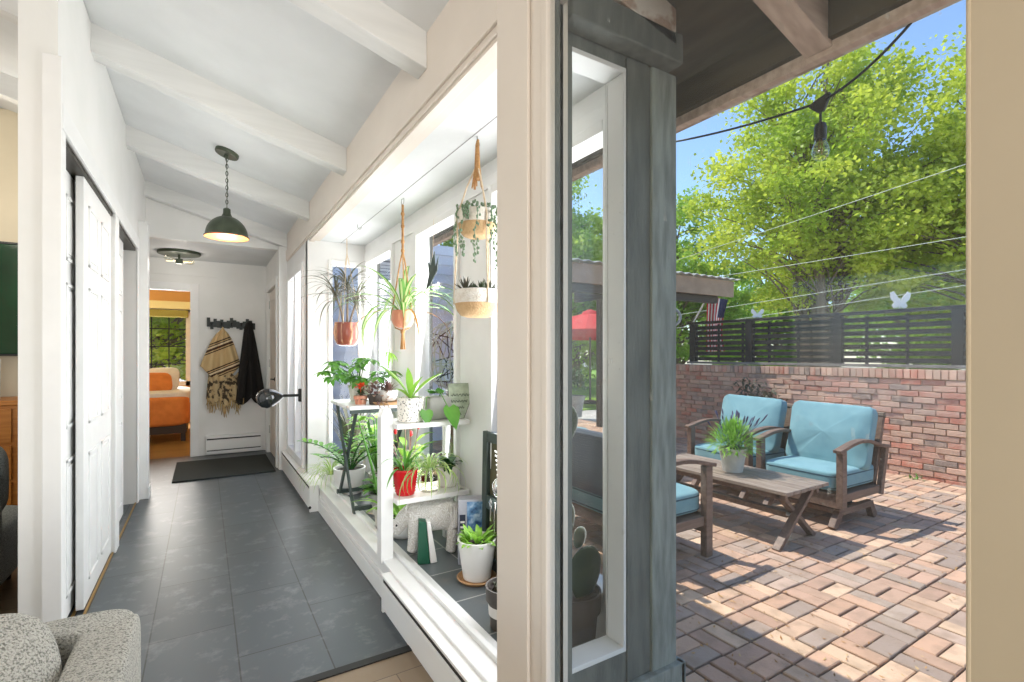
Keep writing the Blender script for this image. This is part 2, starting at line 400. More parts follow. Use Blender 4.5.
M['bamboo'] = bands('green straw bamboo shade', [(0, rgb(120, 116, 60)), (.3, rgb(168, 160, 92)), (.7, rgb(150, 140, 80))], 2, .02)
M['grey_sofa'] = mat('grey tweed upholstery', rgb(206, 212, 210), .95, rgb(150, 158, 156), 160, lo=.42, hi=.58, bump=.5, bscale=220, sheen=.2)
M['boucle'] = mat('light grey speckled boucle', rgb(190, 187, 177), .95, rgb(112, 112, 102), 230, lo=.46, hi=.64, bump=.9, bscale=240, sheen=.2)
M['screen'] = mat('dark green glass screen', rgb(16, 44, 30), .12, rgb(24, 74, 46), 1.5, spec=.6)
M['pine'] = wood('orange pine', rgb(206, 134, 54), rgb(178, 106, 38), 0, 3, .4)
M['red_canvas'] = mat('faded red canvas', rgb(232, 66, 66), .8, rgb(220, 54, 56), 5, trans=.3)
M['flag_red'] = mat('flag red', rgb(206, 44, 60), .8, trans=.5)
M['flag_white'] = mat('flag white', rgb(240, 232, 230), .8, trans=.5)
M['flag_blue'] = mat('flag blue', rgb(48, 52, 92), .8, trans=.2)
M['grass'] = mat('lawn grass', rgb(140, 176, 54), .9, rgb(104, 146, 40), 3, bump=.6, bscale=60)
M['ground'] = mat('pale gravel ground', rgb(200, 196, 188), .9, rgb(178, 174, 166), 4, bump=.3)
M['litter'] = tinted('dry fallen leaves', .9, rgb(150, 118, 70), 10, .3, .1, 50)
M['wire_white'] = mat('pale cable', rgb(196, 198, 180), .5)
M['black_rubber'] = mat('black rubber cable', rgb(30, 30, 30), .5)
M['poncho'] = bands('camel blanket with dark stripes', [(0, rgb(206, 178, 132)), (.16, rgb(78, 58, 44)), (.2, rgb(206, 178, 132)), (.24, rgb(78, 58, 44)), (.33, rgb(232, 212, 176)), (.40, rgb(78, 58, 44)), (.44, rgb(206, 178, 132)), (.48, rgb(78, 58, 44)), (.53, rgb(206, 178, 132))], 2, .3, .95, .5, rot=(0, .42, 0))
M['poncho_fringe'] = mat('camel fringe', rgb(196, 170, 122), .95, rgb(150, 124, 84), 30)
M['poncho_dark'] = mat('patterned blanket border', rgb(70, 58, 44), .95, rgb(196, 172, 130), 16, lo=.44, hi=.52, stretch=(1, 1, 1))
M['black_cloth'] = mat('black brown knit', rgb(34, 30, 27), .95, rgb(26, 23, 21), 60, bump=.4, bscale=120)
M['heater_grey'] = mat('grey joint', rgb(150, 150, 148), .8)
M['rhino'] = None
# ================================================================== the hall
def ceil_z(x): return 2.6-.29*(x-.75)
struct(B('floor', (-.62, .82, 2.085, 7.42, -.06, 0), M['slate']), 'dark slate tile hallway floor')
struct(B('floor', (-5.5, .82, -3.2, 2.045, -.06, 0), M['wood_floor']), 'pale oak plank floor in the foreground')
struct(B('floor', (-5.5, -.62, 2.045, 6.0, -.06, 0), M['wood_floor']), 'oak floor of the room behind the closet wall')
struct(B('floor', (-1.6, -.62, 6.0, 7.42, -.06, 0), M['slate']), 'slate floor of the entry nook')
struct(B('trim_1', (-.62, .82, 2.045, 2.085, -.03, .006), M['black_iron']), 'black threshold strip between slate and oak')
# sloped plank ceiling: one slab, from the ridge down to the header over the bay
def slab(name, x0, x1, y0, y1, m, t=.05, z=ceil_z):
    b = MB(); n = 0
    for y in (y0, y1):
        for x, dz in ((x0, 0), (x1, 0), (x1, t), (x0, t)): b.v.append(Vector((x, y, z(x)+dz)))
    for f in ((0,1,2,3), (7,6,5,4), (0,4,5,1), (1,5,6,2), (2,6,7,3), (3,7,4,0)): b.face(list(f))
    return b.build(name, m)
struct(slab('ceiling', -3.2, .9, -3.2, 6.2, M['white_ceil']), 'white sloped plank ceiling')
struct(slab('ceiling', -5.6, -3.2, -3.2, 6.2, M['white_ceil'], z=lambda x: ceil_z(-3.2)+.29*(x+3.2)), 'far slope of the living room ceiling')
for i, y in enumerate((-2.06, -.73, .6, 1.93, 3.29, 4.62, 5.98)):
    b = MB(); h = .15
    for yy in (y-.0, y+.1):
        for x, dz in ((-3.2, -h), (.78, -h), (.78, .01), (-3.2, .01)): b.v.append(Vector((x, yy, ceil_z(x)+dz)))
    for f in ((0,1,2,3), (7,6,5,4), (0,4,5,1), (1,5,6,2), (2,6,7,3), (3,7,4,0)): b.face(list(f))
    o = struct(b.build('ceiling_beam', M['beam'], bevel=.004))
# gable face over the entry and the entry's flat ceiling
b = MB()
for y in (6.1, 6.2):
    for x, z in ((-1.6, 2.43), (.78, 2.43), (.78, ceil_z(.78)), (-1.6, ceil_z(-1.6))): b.v.append(Vector((x, y, z)))
for f in ((0,1,2,3), (7,6,5,4), (0,4,5,1), (1,5,6,2), (2,6,7,3), (3,7,4,0)): b.face(list(f))
struct(b.build('wall_gable', M['white_wall']), 'white gable face above the entry')
struct(B('ceiling', (-1.6, .8, 6.2, 7.36, 2.43, 2.5), M['white_ceil']), 'flat white ceiling of the entry')

# left closet partition (shell built from pieces of one mesh)
w = MB()
xa, xb = -.605, -.49
w.box(xa, xb, 2.615, 2.68, 0, 3.02)
w.box(xa, xb, 2.68, 4.05, 2.17, 2.955)
w.box(xa, xb, 4.05, 4.18, 0, 2.955)
w.box(xa, xb, 4.18, 5.3, 2.17, 2.955)
w.box(xa, xb, 5.3, 5.55, 0, 2.955)
w.box(xa, xb, 5.55, 6.12, 2.43, 2.955)
struct(w.build('wall_left', M['white_wall']), 'white closet partition along the hallway')
struct(B('wall_closet_back', (-.6, -.592, 2.68, 5.3, 0, 2.17), M['dark_gap']))  # dark sheet in place of the closet's shaded depth
t = MB()
t.box(-.49, -.478, 2.62, 2.685, 0, 2.165).box(-.49, -.478, 4.045, 4.185, 0, 2.165).box(-.49, -.478, 5.295, 5.38, 0, 2.165)
t.box(-.49, -.475, 2.62, 5.38, 2.165, 2.265)
t.box(-.535, -.476, 2.60, 2.614, 0, 2.44)
struct(t.build('trim_2', M['white_trim'], bevel=.003), 'white closet door casing')
tr = MB(); tr.box(-.588, -.495, 2.69, 4.04, 2.145, 2.168).box(-.588, -.495, 4.19, 5.29, 2.145, 2.168)
struct(tr.build('trim_3', M['track']), 'dark sliding door track')
tr = MB(); tr.box(-.545, -.535, 2.69, 4.04, .0, .01).box(-.5, -.49, 2.69, 4.04, 0, .01).box(-.5, -.49, 4.19, 5.29, 0, .01)
struct(tr.build('trim_4', M['brass']), 'floor guide of the sliding doors')

def panel_door(name, x0, x1, y0, y1, z0, z1, m, face, label, parent=None):
    """six-panel slab in a plane of constant x; face = +1/-1 side that shows the panels"""
    b = MB(); b.box(x0, x1, y0, y1, z0, z1)
    o = b.build(name, m, parent, bevel=.003)
    p = MB(); w_ = y1-y0; xf = x1 if face > 0 else x0
    st = .1*w_/.75; cw = (w_-3*st)/2; H = z1-z0
    for k in range(2):
        ya = y0+st+k*(cw+st)
        for za, zb in ((.1, .72), (.86, 1.52), (1.62, 1.92)):
            za, zb = z0+za*H/2.03, z0+zb*H/2.03
            for (a, c, e, f2) in ((ya, ya+cw, za, za+.018), (ya, ya+cw, zb-.018, zb), (ya, ya+.018, za, zb), (ya+cw-.018, ya+cw, za, zb)):
                p.box(xf-.004, xf+.007 if face > 0 else xf-.007, a, c, e, f2)
            p.box(xf-.004, xf+face*.005, ya+.035, ya+cw-.035, za+.035, zb-.035)
    p.build('panel_moulding', m, o, bevel=.004)
    return struct(o, label)
panel_door('door_1', -.585, -.555, 2.69, 3.42, .012, 2.144, M['white_trim'], 1, 'near white six panel closet door on the back track')
panel_door('door_2', -.535, -.503, 3.2, 4.05, .012, 2.144, M['white_trim'], 1, 'white six panel closet door on the front track')
panel_door('door_3', -.57, -.54, 4.19, 4.95, .012, 2.144, M['white_trim'], 1, 'far white closet door beside a dark gap')
struct(B('trim_19', (-.49, -.42, 5.41, 5.56, .0, 2.43), M['white_trim'], bevel=.003), 'white pilaster at the end of the closet wall')
struct(B('baseboard_left', (-.42, -.41, 5.40, 5.57, 0, .1), M['white_trim'], bevel=.003))

# entry: end wall with bedroom doorway, right wall with door and sidelight
w = MB()
w.box(-1.6, -.95, 7.35, 7.45, 0, 2.5).box(-.95, -.145, 7.35, 7.45, 2.05, 2.5).box(-.145, .8, 7.35, 7.45, 0, 2.5)
struct(w.build('wall_end', M['white_wall']), 'white end wall of the entry')
t = MB(); t.frame('y', 7.332, 7.35, -1.04, -.055, 0, 2.14, .09, wb=0)
struct(t.build('trim_5', M['white_trim'], bevel=.003), 'white casing of the bedroom doorway')
struct(B('trim_6', (-1.6, .15, 7.338, 7.35, 2.235, 2.25), M['white_wall']), 'thin moulding over the doorway')
struct(B('wall_nook', (-1.7, -1.6, 5.5, 7.45, 0, 2.6), M['white_wall']))
struct(B('wall_nook_front', (-1.6, -.605, 5.45, 5.55, 0, 3.2), M['beige']))
w = MB()
w.box(.70, .82, 7.15, 7.35, 0, 2.45).box(.70, .82, 6.0, 6.22, 0, 2.45).box(.70, .82, 6.22, 7.15, 2.06, 2.45)
struct(w.build('wall_entry_right', M['white_wall']), 'white wall around the entry door')
d = panel_door('door_4', .725, .765, 6.22, 7.15, .02, 2.06, M['lamp_tinted_white'], -1, 'white entry door with tall panels')
h = MB(); h.box(.712, .726, 6.28, 6.33, 1.03, 1.2).tube([(.715, 6.305, .98), (.67, 6.305, .98), (.66, 6.38, .98)], .009, 8).ball((.70, 6.305, .98), (.02, .028, .028))
h.build('door_handle', M['black_iron'], d, smooth=40)
hg = MB()
for z in (.25, 1.1, 1.85): hg.box(.715, .727, 7.125, 7.15, z, z+.1)
hg.build('hinge', M['steel'], d)
t = MB(); t.frame('x', .685, .70, 6.13, 7.24, 0, 2.15, .09, wb=0)
struct(t.build('trim_7', M['white_trim'], bevel=.003), 'white casing of the entry door')
# header over the bay and the posts
w = MB(); w.box(.78, .88, 1.06, 6.2, 2.276, 2.68)
struct(w.build('wall_header', M['lamp_tinted_white']), 'wide painted header board over the plant bay')
t = MB(); t.box(.768, .78, 1.337, 6.1, 2.30, 2.405)
t.box(.79, .83, 1.337, 4.69, 2.262, 2.28)
struct(t.build('trim_8', M['lamp_tinted_white'], bevel=.002), 'lower header board with groove')
w = MB(); w.box(.78, .805, 1.085, 1.337, 0, 2.63).box(.80, .90, 1.15, 1.337, 0, 2.63)
w.box(.768, .78, 1.165, 1.337, 0, 2.63).box(.774, .785, 1.083, 1.15, 0, 2.63)
struct(w.build('trim_9', M['lamp_tinted_white'], bevel=.003), 'thick white post between bay and picture window')
# hallway right of the bay, towards the entry: far post, sidelight window
w = MB(); w.box(.78, .88, 4.74, 4.92, 0, 2.28).box(.78, .88, 5.9, 6.0, 0, 2.28).box(.78, .88, 4.92, 5.9, 0, .22).box(.78, .88, 4.92, 5.9, 2.12, 2.28)
struct(w.build('wall_right', M['white_trim']), 'white wall around the hallway sidelight')
s = sroot('window_1', label='tall hallway sidelight beside the entry door')
f = MB()
f.frame('x', .765, .85, 4.92, 5.9, .22, 2.12, .06, .07).box(.77, .845, 5.38, 5.44, .29, 2.05)
f.build('window_frame', M['white_trim'], s, bevel=.004)
B('pane', (.81, .816, 4.98, 5.84, .29, 2.05), M['glass'], s)
B('sash_edge', (.80, .812, 4.985, 5.0, .29, 2.05), M['track'], s)

# ---------------------------------------------------- the plant bay
struct(B('floor', (.82, 1.279, 1.315, 4.685, .02, .18), M['bay_slate']), 'slate tile floor of the plant bay')
t = MB(); t.box(.80, .815, 2.44, 4.72, 0, .19)
t.box(.785, .80, 2.44, 4.26, 0, .09).box(.79, .80, 2.44, 4.26, .10, .125)
t.box(.80, .85, 1.337, 2.44, 0, .19)
struct(t.build('trim_10', M['white_trim'], bevel=.003), 'white panelled face under the bay sill')
t = MB(); t.box(.79, .87, 1.337, 4.70, .175, .197).box(.865, .89, 1.337, 4.70, .175, .215).box(.89, .935, 1.337, 4.70, .17, .192)
struct(t.build('trim_11', M['white_trim'], bevel=.003), 'white stepped sill along the bay')
struct(B('ceiling', (.86, 1.32, 1.2, 4.8, 2.28, 2.33), M['white_ceil']), 'flat white ceiling of the plant bay')
struct(B('trim_20', (1.058, 1.062, 1.3, 4.69, 2.2785, 2.282), M['heater_grey']), 'thin joint line in the bay ceiling')
# far end of the bay
w = MB(); w.box(.78, .95, 4.69, 4.80, 0, 2.28).box(.95, 1.4, 4.69, 4.80, -.1, .3).box(.95, 1.4, 4.69, 4.8, 2.12, 2.33).box(1.30, 1.4, 4.69, 4.8, .3, 2.12)
struct(w.build('wall_bay_far', M['white_trim']), 'white far end wall of the bay')
s = sroot('window_2', label='narrow window in the far end of the bay')
f = MB(); f.frame('y', 4.675, 4.78, .95, 1.27, .3, 2.12, .035, .045)
f.build('window_frame', M['white_trim'], s, bevel=.004)
B('pane', (.985, 1.262, 4.73, 4.736, .345, 2.07), M['glass'], s)
# outer wall of the bay: knee wall, head, mullions; white inside, weathered grey outside
w = MB(); w.box(1.28, 1.34, 1.26, 4.69, .02, .34).box(1.28, 1.34, 1.26, 4.69, 2.14, 2.33)
for a, c in ((2.28, 2.66), (3.36, 3.84), (4.62, 4.69)): w.box(1.28, 1.34, a, c, .34, 2.14)
struct(w.build('wall_bay_outer', M['white_trim']), 'white inner face of the bay window wall')
w = MB(); w.box(1.34, 1.40, 1.36, 4.80, -.1, .34).box(1.34, 1.40, 1.36, 4.80, 2.14, 2.36)
for a, c in ((2.28, 2.66), (3.36, 3.84), (4.62, 4.80)): w.box(1.34, 1.40, a, c, .34, 2.14)
struct(w.build('wall_bay_cladding', M['ext_dark']))
for n, (a, c) in enumerate(((1.36, 2.28), (2.66, 3.36), (3.84, 4.62))):
    s = sroot('window_%d' % (n+3), label=('near', 'middle', 'far')[n]+' side window of the plant bay')
    f = MB(); f.frame('x', 1.255, 1.36, a, c, .34, 2.14, .04, .045)
    f.build('window_frame', M['white_trim'], s, bevel=.004)
    B('pane', (1.315, 1.321, a+.04, c-.04, .385, 2.095), M['glass'], s)
t = MB(); t.box(1.268, 1.28, 1.3, 4.69, 2.14, 2.2)
struct(t.build('trim_12', M['white_trim'], bevel=.003), 'ceiling trim over the bay windows')
# near end of the bay, seen from outside through the picture window
s = sroot('window_6', label='near end window of the bay with white reveal')
f = MB(); f.box(.95, 1.178, 1.198, 1.285, .296, .312).box(1.166, 1.178, 1.198, 1.285, .312, 2.19).box(.95, 1.178, 1.198, 1.285, 2.19, 2.206)
f.build('window_frame', M['white_trim'], s, bevel=.002)
B('pane', (.952, 1.166, 1.272, 1.278, .312, 2.19), M['glass'], s)
w = MB(); w.box(1.18, 1.285, 1.195, 1.30, -.1, 2.24).box(.88, 1.285, 1.20, 1.31, -.1, .295).box(.88, 1.285, 1.205, 1.3, 2.205, 2.36).box(.888, .951, 1.196, 1.3, -.1, 2.204)
struct(w.build('wall_bay_near', M['ext_dark']), 'dark grey boards around the near end of the bay')
w = MB(); w.box(1.285, 1.405, 1.185, 1.36, -.1, 2.24).box(1.28, 1.41, 1.36, 1.38, -.1, 2.24)
struct(w.build('trim_13', M['ext_mid'], bevel=.004), 'weathered grey corner board of the bay')
w = MB(); w.box(.88, 1.425, 1.165, 1.195, -.1, .2).box(1.405, 1.43, 1.165, 1.4, -.1, .2)
struct(w.build('trim_14', M['ext_mid'], bevel=.004), 'grey skirt board at the foot of the bay')
w = MB(); w.box(.9, 1.375, 1.13, 1.2, 2.245, 2.345)
struct(w.build('trim_15', M['ext_dark'], bevel=.006), 'dark outer beam over the end of the bay')
# picture window beside the camera
s = sroot('window_7', label='large picture window onto the patio')
f = MB(); f.box(.77, .785, 1.077, 1.10, .1, 2.42).box(.775, .84, .21, 1.08, .1, .16).box(.775, .84, .21, 1.08, 2.36, 2.42)
f.build('window_frame', M['lamp_tinted_white'], s, bevel=.003)
f = MB(); f.box(.805, .825, 1.088, 1.115, .1, 2.42).box(.825, .85, 1.125, 1.16, .0, 2.36).box(.85, .885, 1.15, 1.2, 0, 2.36)
f.build('outer_stop', M['ext_dark'], s, bevel=.003)
B('pane', (.788, .794, .216, 1.085, .16, 2.36), M['dusty_glass'], s)
t = MB(); t.box(.745, .90, .12, .2135, 0, 2.62).box(.743, .752, .211, .2155, 0, 2.62)
struct(t.build('trim_16', M['backlit_beige'], bevel=.002), 'beige jamb at the right of the picture window')
w = MB(); w.box(.78, .9, -3.2, .12, 0, 2.62).box(.78, .9, .12, 1.1, 0, .1).box(.78, .9, .12, 1.1, 2.42, 2.62)
struct(w.build('wall_window_side', M['backlit_beige']), 'beige wall at the right of the picture window')
# living room behind the camera
w = MB(); w.box(-5.6, -1.5, -3.3, -3.2, 0, 3.8).box(-1.5, .8, -3.3, -3.2, 2.35, 3.8).box(-1.5, .8, -3.3, -3.2, 0, .35).box(.8, .9, -3.3, -3.2, 0, 3.8)
struct(w.build('wall_back', M['beige']))
w = MB(); w.box(-5.6, -5.5, -3.3, 6.0, 0, .5).box(-5.6, -5.5, -3.3, 6, 2.3, 3.2).box(-5.6, -5.5, -3.3, -2, .5, 2.3).box(-5.6, -5.5, 4, 6, .5, 2.3)
struct(w.build('wall_living', M['beige']))
struct(B('wall_far', (-5.6, -1.6, 5.45, 5.55, 0, 3.8), M['beige']), 'beige wall of the room behind the partition')
# ================================================================== eave over the patio
struct(slab('eave_deck', .9, 1.68, -2.5, 4.95, M['ext_deck'], .04), 'dark underside of the overhanging roof deck')
for i, y in enumerate((-.25, .83, 3.29, 4.62)):
    b = MB()
    for yy in (y-.04, y+.04):
        for x, dz in ((.9, -.13), (1.64, -.13), (1.64, -.002), (.9, -.002)): b.v.append(Vector((x, yy, ceil_z(x)+dz)))
    for f in ((0,1,2,3), (7,6,5,4), (0,4,5,1), (1,5,6,2), (2,6,7,3), (3,7,4,0)): b.face(list(f))
    struct(b.build('rafter', M['rafter'], bevel=.004))
b = MB()
for yy in (1.13, 1.22):
    for x, dz in ((.9, -.155), (1.34, -.135), (1.34, -.01), (.9, -.01)): b.v.append(Vector((x, yy, ceil_z(x)+dz)))
for f in ((0,1,2,3), (7,6,5,4), (0,4,5,1), (1,5,6,2), (2,6,7,3), (3,7,4,0)): b.face(list(f))
struct(b.build('rafter', M['flaking'], bevel=.004), 'rafter end with flaking white paint')
w = MB(); w.box(1.64, 1.675, -2.5, 4.95, 2.195, 2.36)
struct(w.build('trim_17', M['rafter'], bevel=.004), 'weathered fascia board of the eave')
struct(B('eave_blocking', (1.615, 1.64, -2.5, 4.95, 2.232, 2.36), M['ext_deck']), 'dark blocking behind the fascia')
w = MB(); w.box(1.675, 1.70, -2.5, 4.95, 2.20, 2.375)
struct(w.build('trim_18', M['flaking'], bevel=.004), 'thin pale drip edge of the eave')

# ================================================================== ground and pavers
PZ = -.1
struct(B('ground', (-30, 60, -20, 80, -.5, -.16), M['ground']), 'pale ground around the house')
struct(B('patio_bed', (1.38, 6.75, -2, 9.6, -.16, -.112), M['sand']))
pv = MB(); pal = [rgb(200, 166, 140), rgb(190, 156, 133), rgb(184, 158, 140), rgb(208, 174, 146), rgb(174, 154, 138), rgb(196, 158, 132), rgb(210, 178, 149), rgb(187, 152, 130), rgb(166, 146, 132)]
cs = .205; g = .005; rr = random.Random(3)
for iy in range(-8, 46):
    for ix in range(26):
        x0, y0 = 1.40+ix*cs, iy*cs
        for k in range(2):
            if (ix+iy) % 2: a = (x0+g, x0+cs-g, y0+k*cs/2+g, y0+(k+1)*cs/2-g)
            else: a = (x0+k*cs/2+g, x0+(k+1)*cs/2-g, y0+g, y0+cs-g)
            n = len(pv.v); c = rr.choice(pal); f = rr.uniform(.92, 1.18); pv.col = (c[0]*f, c[1]*f, c[2]*f, 1)
            jit = lambda: rr.uniform(-.003, .003)
            pts = [(a[0]+jit(), a[2]+jit()), (a[1]+jit(), a[2]+jit()), (a[1]+jit(), a[3]+jit()), (a[0]+jit(), a[3]+jit())]
            hh = rr.uniform(-.004, .003)
            b_ = .004; cx = sum(p[0] for p in pts)/4; cy = sum(p[1] for p in pts)/4
            for p in pts: pv.v.append(Vector((p[0], p[1], PZ-.03)))
            for p in pts: pv.v.append(Vector((p[0], p[1], PZ+hh-.004)))
            for p in pts: pv.v.append(Vector((p[0]+math.copysign(b_, cx-p[0]), p[1]+math.copysign(b_, cy-p[1]), PZ+hh+rr.uniform(-.001, .001))))
            for q in range(4):
                r_ = (q+1) % 4
                pv.face([n+q, n+r_, n+4+r_, n+4+q]); pv.face([n+4+q, n+4+r_, n+8+r_, n+8+q])
            pv.face([n+8, n+9, n+10, n+11])
struct(pv.build('patio', M['paver']), 'basket weave brick patio')
# dry leaf litter caught in the joints
lt = MB(); lc = [rgb(196, 150, 92), rgb(168, 120, 70), rgb(210, 178, 128), rgb(140, 100, 62)]
for i in range(6000):
    t = rr.random()
    x = rr.uniform(1.5, 6.5); y = rr.uniform(-.2, 4.6)
    if mnoise.noise(Vector((x*1.1, y*1.1, 3))) < rr.uniform(-.35, .35): continue
    s_ = rr.uniform(.004, .014); a = rr.uniform(0, PI); c = rr.choice(lc); lt.col = c
    u = Vector((math.cos(a), math.sin(a), rr.uniform(-.2, .2)))*s_; v_ = Vector((-math.sin(a), math.cos(a), rr.uniform(-.2, .2)))*s_*.4
    p = Vector((x, y, PZ+.006)); n = len(lt.v)
    lt.v += [p-u, p+v_, p+u+Vector((0, 0, .004)), p-v_]; lt.face([n, n+1, n+2, n+3])
tag(lt.build('leaf_litter', M['litter']), 'dry leaf litter strewn over the brick patio', 'leaves', kind='stuff')

# ================================================================== brick courtyard wall
wx = 6.72
struct(B('wall_courtyard_core', (wx+.012, wx+.23, -2.0, 7.0, -.16, 1.10), M['mortar']))
bk = MB(); bp_ = [rgb(206, 158, 138), rgb(214, 170, 148), rgb(200, 146, 126), rgb(182, 156, 140), rgb(220, 184, 160), rgb(206, 158, 136), rgb(158, 140, 128), rgb(204, 138, 116), rgb(216, 178, 154), rgb(196, 160, 142)]
bh = .066; bw = .205; rr = random.Random(5)
rows = 17
for r_ in range(rows):
    z0 = -.13+r_*bh
    y = -2.0-(bw/2 if r_ % 2 else 0)
    while y < 7.0:
        L_ = bw*rr.uniform(.97, 1.03); c = rr.choice(bp_); f = rr.uniform(.85, 1.15); bk.col = (c[0]*f, c[1]*f, c[2]*f, 1)
        dx = rr.uniform(-.012, .006)
        ya, yb = max(-2, y+.004), min(7.0, y+L_-.006)
        if yb-ya > .02: bk.box(wx+dx, wx+.06, ya, yb, z0+.004, z0+bh-.005)
        y += L_
y = -2.0; z0 = -.13+rows*bh
while y < 6.98:     # upright bricks along the top
    c = rr.choice(bp_); f = rr.uniform(.9, 1.2); bk.col = (c[0]*f, c[1]*f, c[2]*f, 1)
    bk.box(wx-.012+rr.uniform(-.004, .004), wx+.24, y+.003, y+.064, z0+.004, z0+.104); y += .068
struct(bk.build('wall_courtyard', M['brick'], bevel=.004, segs=1), 'old brick courtyard wall')
# black slat fence on top of it
fz0, fz1 = 1.115, 1.785
fe = thing('slat_fence', 'black horizontal slat fence on top of the brick wall', 'fence', (wx+.1, 2.0, fz0))
ya, yb = -3.0, 3.45
sl = MB()
for k in range(7): sl.box(-.012, .012, ya, yb, .05+k*.082, .05+k*.082+.056)
sl.build('slat_panel', M['fence_black'], fe)
sb = MB()
yy = ya+.2
while yy < yb-.1:
    MB().box(.012, .035, yy, yy+.03, .02, .62).build('stiffener', M['fence_black'], fe); yy += .41
for y in (ya, -1.2, -.02, 1.16, 2.36, yb-.1): MB().box(-.05, .04, y, y+.1, 0, .64).build('post', M['fence_black'], fe, bevel=.004)
B('cap_rail', (-.06, .07, ya-.03, yb+.03, .635, .672), M['fence_black'], fe, bevel=.004)
B('sill_board', (-.08, .1, ya-.03, yb+.03, 0, .035), M['fence_grey'], fe, bevel=.004)
def butterfly(loc, s, rz, label):
    t = thing('butterfly_ornament', label, 'ornament', loc, rz, 'white butterflies on the fence')
    for sg in (-1, 1):
        b = MB(); b.prism([(0, 0), (.02, .06), (.075, .115), (.11, .10), (.10, .05), (.06, .02), (.085, -.005), (.06, -.03), (.02, -.02)], (0, 0, .035), (sg*.9, .25*sg, 0), (0, -.1, 1), .004)
        b.build('wing', M['pot_white'], t)
    MB().tube([(0, 0, 0), (0, 0, .09)], .006, 6).build('body', M['pot_white'], t)
    t.scale = (s, s, s)
butterfly((wx+.1, 4.30, fz1+.002), .9, -.75, 'white butterfly ornament on the fence top near the hanging flag')
butterfly((wx+.1, 2.56, fz1+.002), 1.35, -.6, 'white butterfly ornament on the fence top below the big tree')

# ================================================================== siding wing and patio cover behind
sd = MB(); z = -.1; k = 0
while z < 2.95:
    sd.v += [Vector((.82, 7.36, z)), Vector((4.6, 7.36, z)), Vector((4.6, 7.385, z+.155)), Vector((.82, 7.385, z+.155)),
             Vector((4.6, 7.385, z)), Vector((.82, 7.385, z))]
    n = len(sd.v)-6; sd.face([n, n+1, n+2, n+3]); sd.face([n+1, n, n+5, n+4]); z += .155
sd.box(.82, 4.6, 7.385, 7.44, -.1, 2.95)
struct(sd.build('wall_wing', M['siding']), 'blue grey lap siding of the rear wing')
struct(B('wall_wing_side', (4.52, 4.6, 7.44, 11.3, -.1, 2.95), M['siding']))
s = sroot('window_8', label='window with white blinds in the siding wall')
f = MB(); f.frame('y', 7.33, 7.37, 1.98, 2.62, 1.25, 2.75, .07, .08)
f.build('window_frame', M['white_trim'], s)
bl = MB()
for k in range(26): bl.box(2.05, 2.55, 7.352, 7.36, 1.35+k*.05, 1.39+k*.05)
bl.build('blind', M['linen'], s)
B('pane', (2.05, 2.55, 7.342, 7.346, 1.33, 2.67), M['glass'], s)
B('backing', (2.05, 2.55, 7.361, 7.366, 1.33, 2.67), M['dark_gap'], s)  # dark sheet in place of the shaded room behind the blinds
pc = thing('patio_cover', 'brown fascia patio roof with pale corrugated edge beyond the fence', 'patio roof', (4.67, 4.96, 1.98))
co = MB(); n = 44; xs = [-1.2+3.85*i/n for i in range(n+1)]
for i, x in enumerate(xs):
    zc = .47+.012*math.cos(i*PI)
    for yy, dz in ((-.06, 0), (2.32, .25)): co.v += [Vector((x, yy, zc+dz)), Vector((x, yy, zc+dz+.012))]
for i in range(n):
    a = i*4; b_ = a+4
    co.face([a, a+2, b_+2, b_]); co.face([a+1, b_+1, b_+3, a+3]); co.face([a, b_, b_+1, a+1])
co.build('roof_sheet', M['roof_metal'], pc)
B('fascia', (-1.15, 2.56, 0, .04, .20, .45), M['fascia_brown'], pc)
B('beam', (-1.15, 2.3, .1, .22, .10, .22), M['fascia_dark'], pc)
for k in range(4): B('joist', (-1.05+k*1.1, -.99+k*1.1, .22, 2.3, .24, .42), M['fascia_dark'], pc)
for x, y in ((.56, .06), (1.65, 2.15)):
    B('post', (x, x+.11, y, y+.11, -2.09, .1 if y < 1 else .4), M['fascia_dark'], pc)
# flag on a slanted pole behind the fence
fl = thing('flag', 'striped red and white flag hanging from slanted white pole behind fence', 'flag', (7.5, 5.6, 0))
fp, fq = Vector((0, .38, 1.80)), Vector((0, .05, 2.27))
MB().tube([fp, fq], .014, 8).tube([fp+Vector((0, 0, -1.66)), fp], .02, 8).build('pole', M['pot_white'], fl, smooth=40)
fb = MB(); nx, nz = 13, 14; W_, H_ = .36, .95
for j in range(nz+1):
    for i in range(nx+1):
        t = i/nx; h = j/nz
        q_ = W_*t*(1-.3*math.sin(h*2.4)); k_ = .04*math.sin(t*9+h*2)*(.3+h); x = fq.x-.02+q_*.8+k_*.6; yv = fq.y-q_*.6+k_*.8; zz = fq.z-.01-H_*h-.04*t+.05*t*h
        fb.v.append(Vector((x, yv, zz)))
for j in range(nz):
    for i in range(nx):
        a = j*(nx+1)+i; fb.mi = 2 if (i > 7 and j < 5) else i % 2
        fb.face([a, a+1, a+nx+2, a+nx+1])
fb.build('cloth', [M['flag_red'], M['flag_white'], M['flag_blue']], fl, solid=.003)
yl = thing('yard_light', 'round white ringed floodlight left of the flag', 'light', (8.1, 6.95, 2.02))
b = MB()
for k in range(24): pass
ring = [(math.cos(2*PI*k/24)*.17*.85, -.17*.52*math.cos(2*PI*k/24), math.sin(2*PI*k/24)*.17) for k in range(25)]
b.tube(ring, .03, 8, cap=False).build('ring', M['pot_grey'], yl, smooth=40)
MB().ball((0, 0, 0), .1).build('lens', M['silver'], yl, smooth=60)
MB().tube([(0, 0, -.17), (0, 0, -2.2)], .03, 8).build('post', M['fence_grey'], yl)
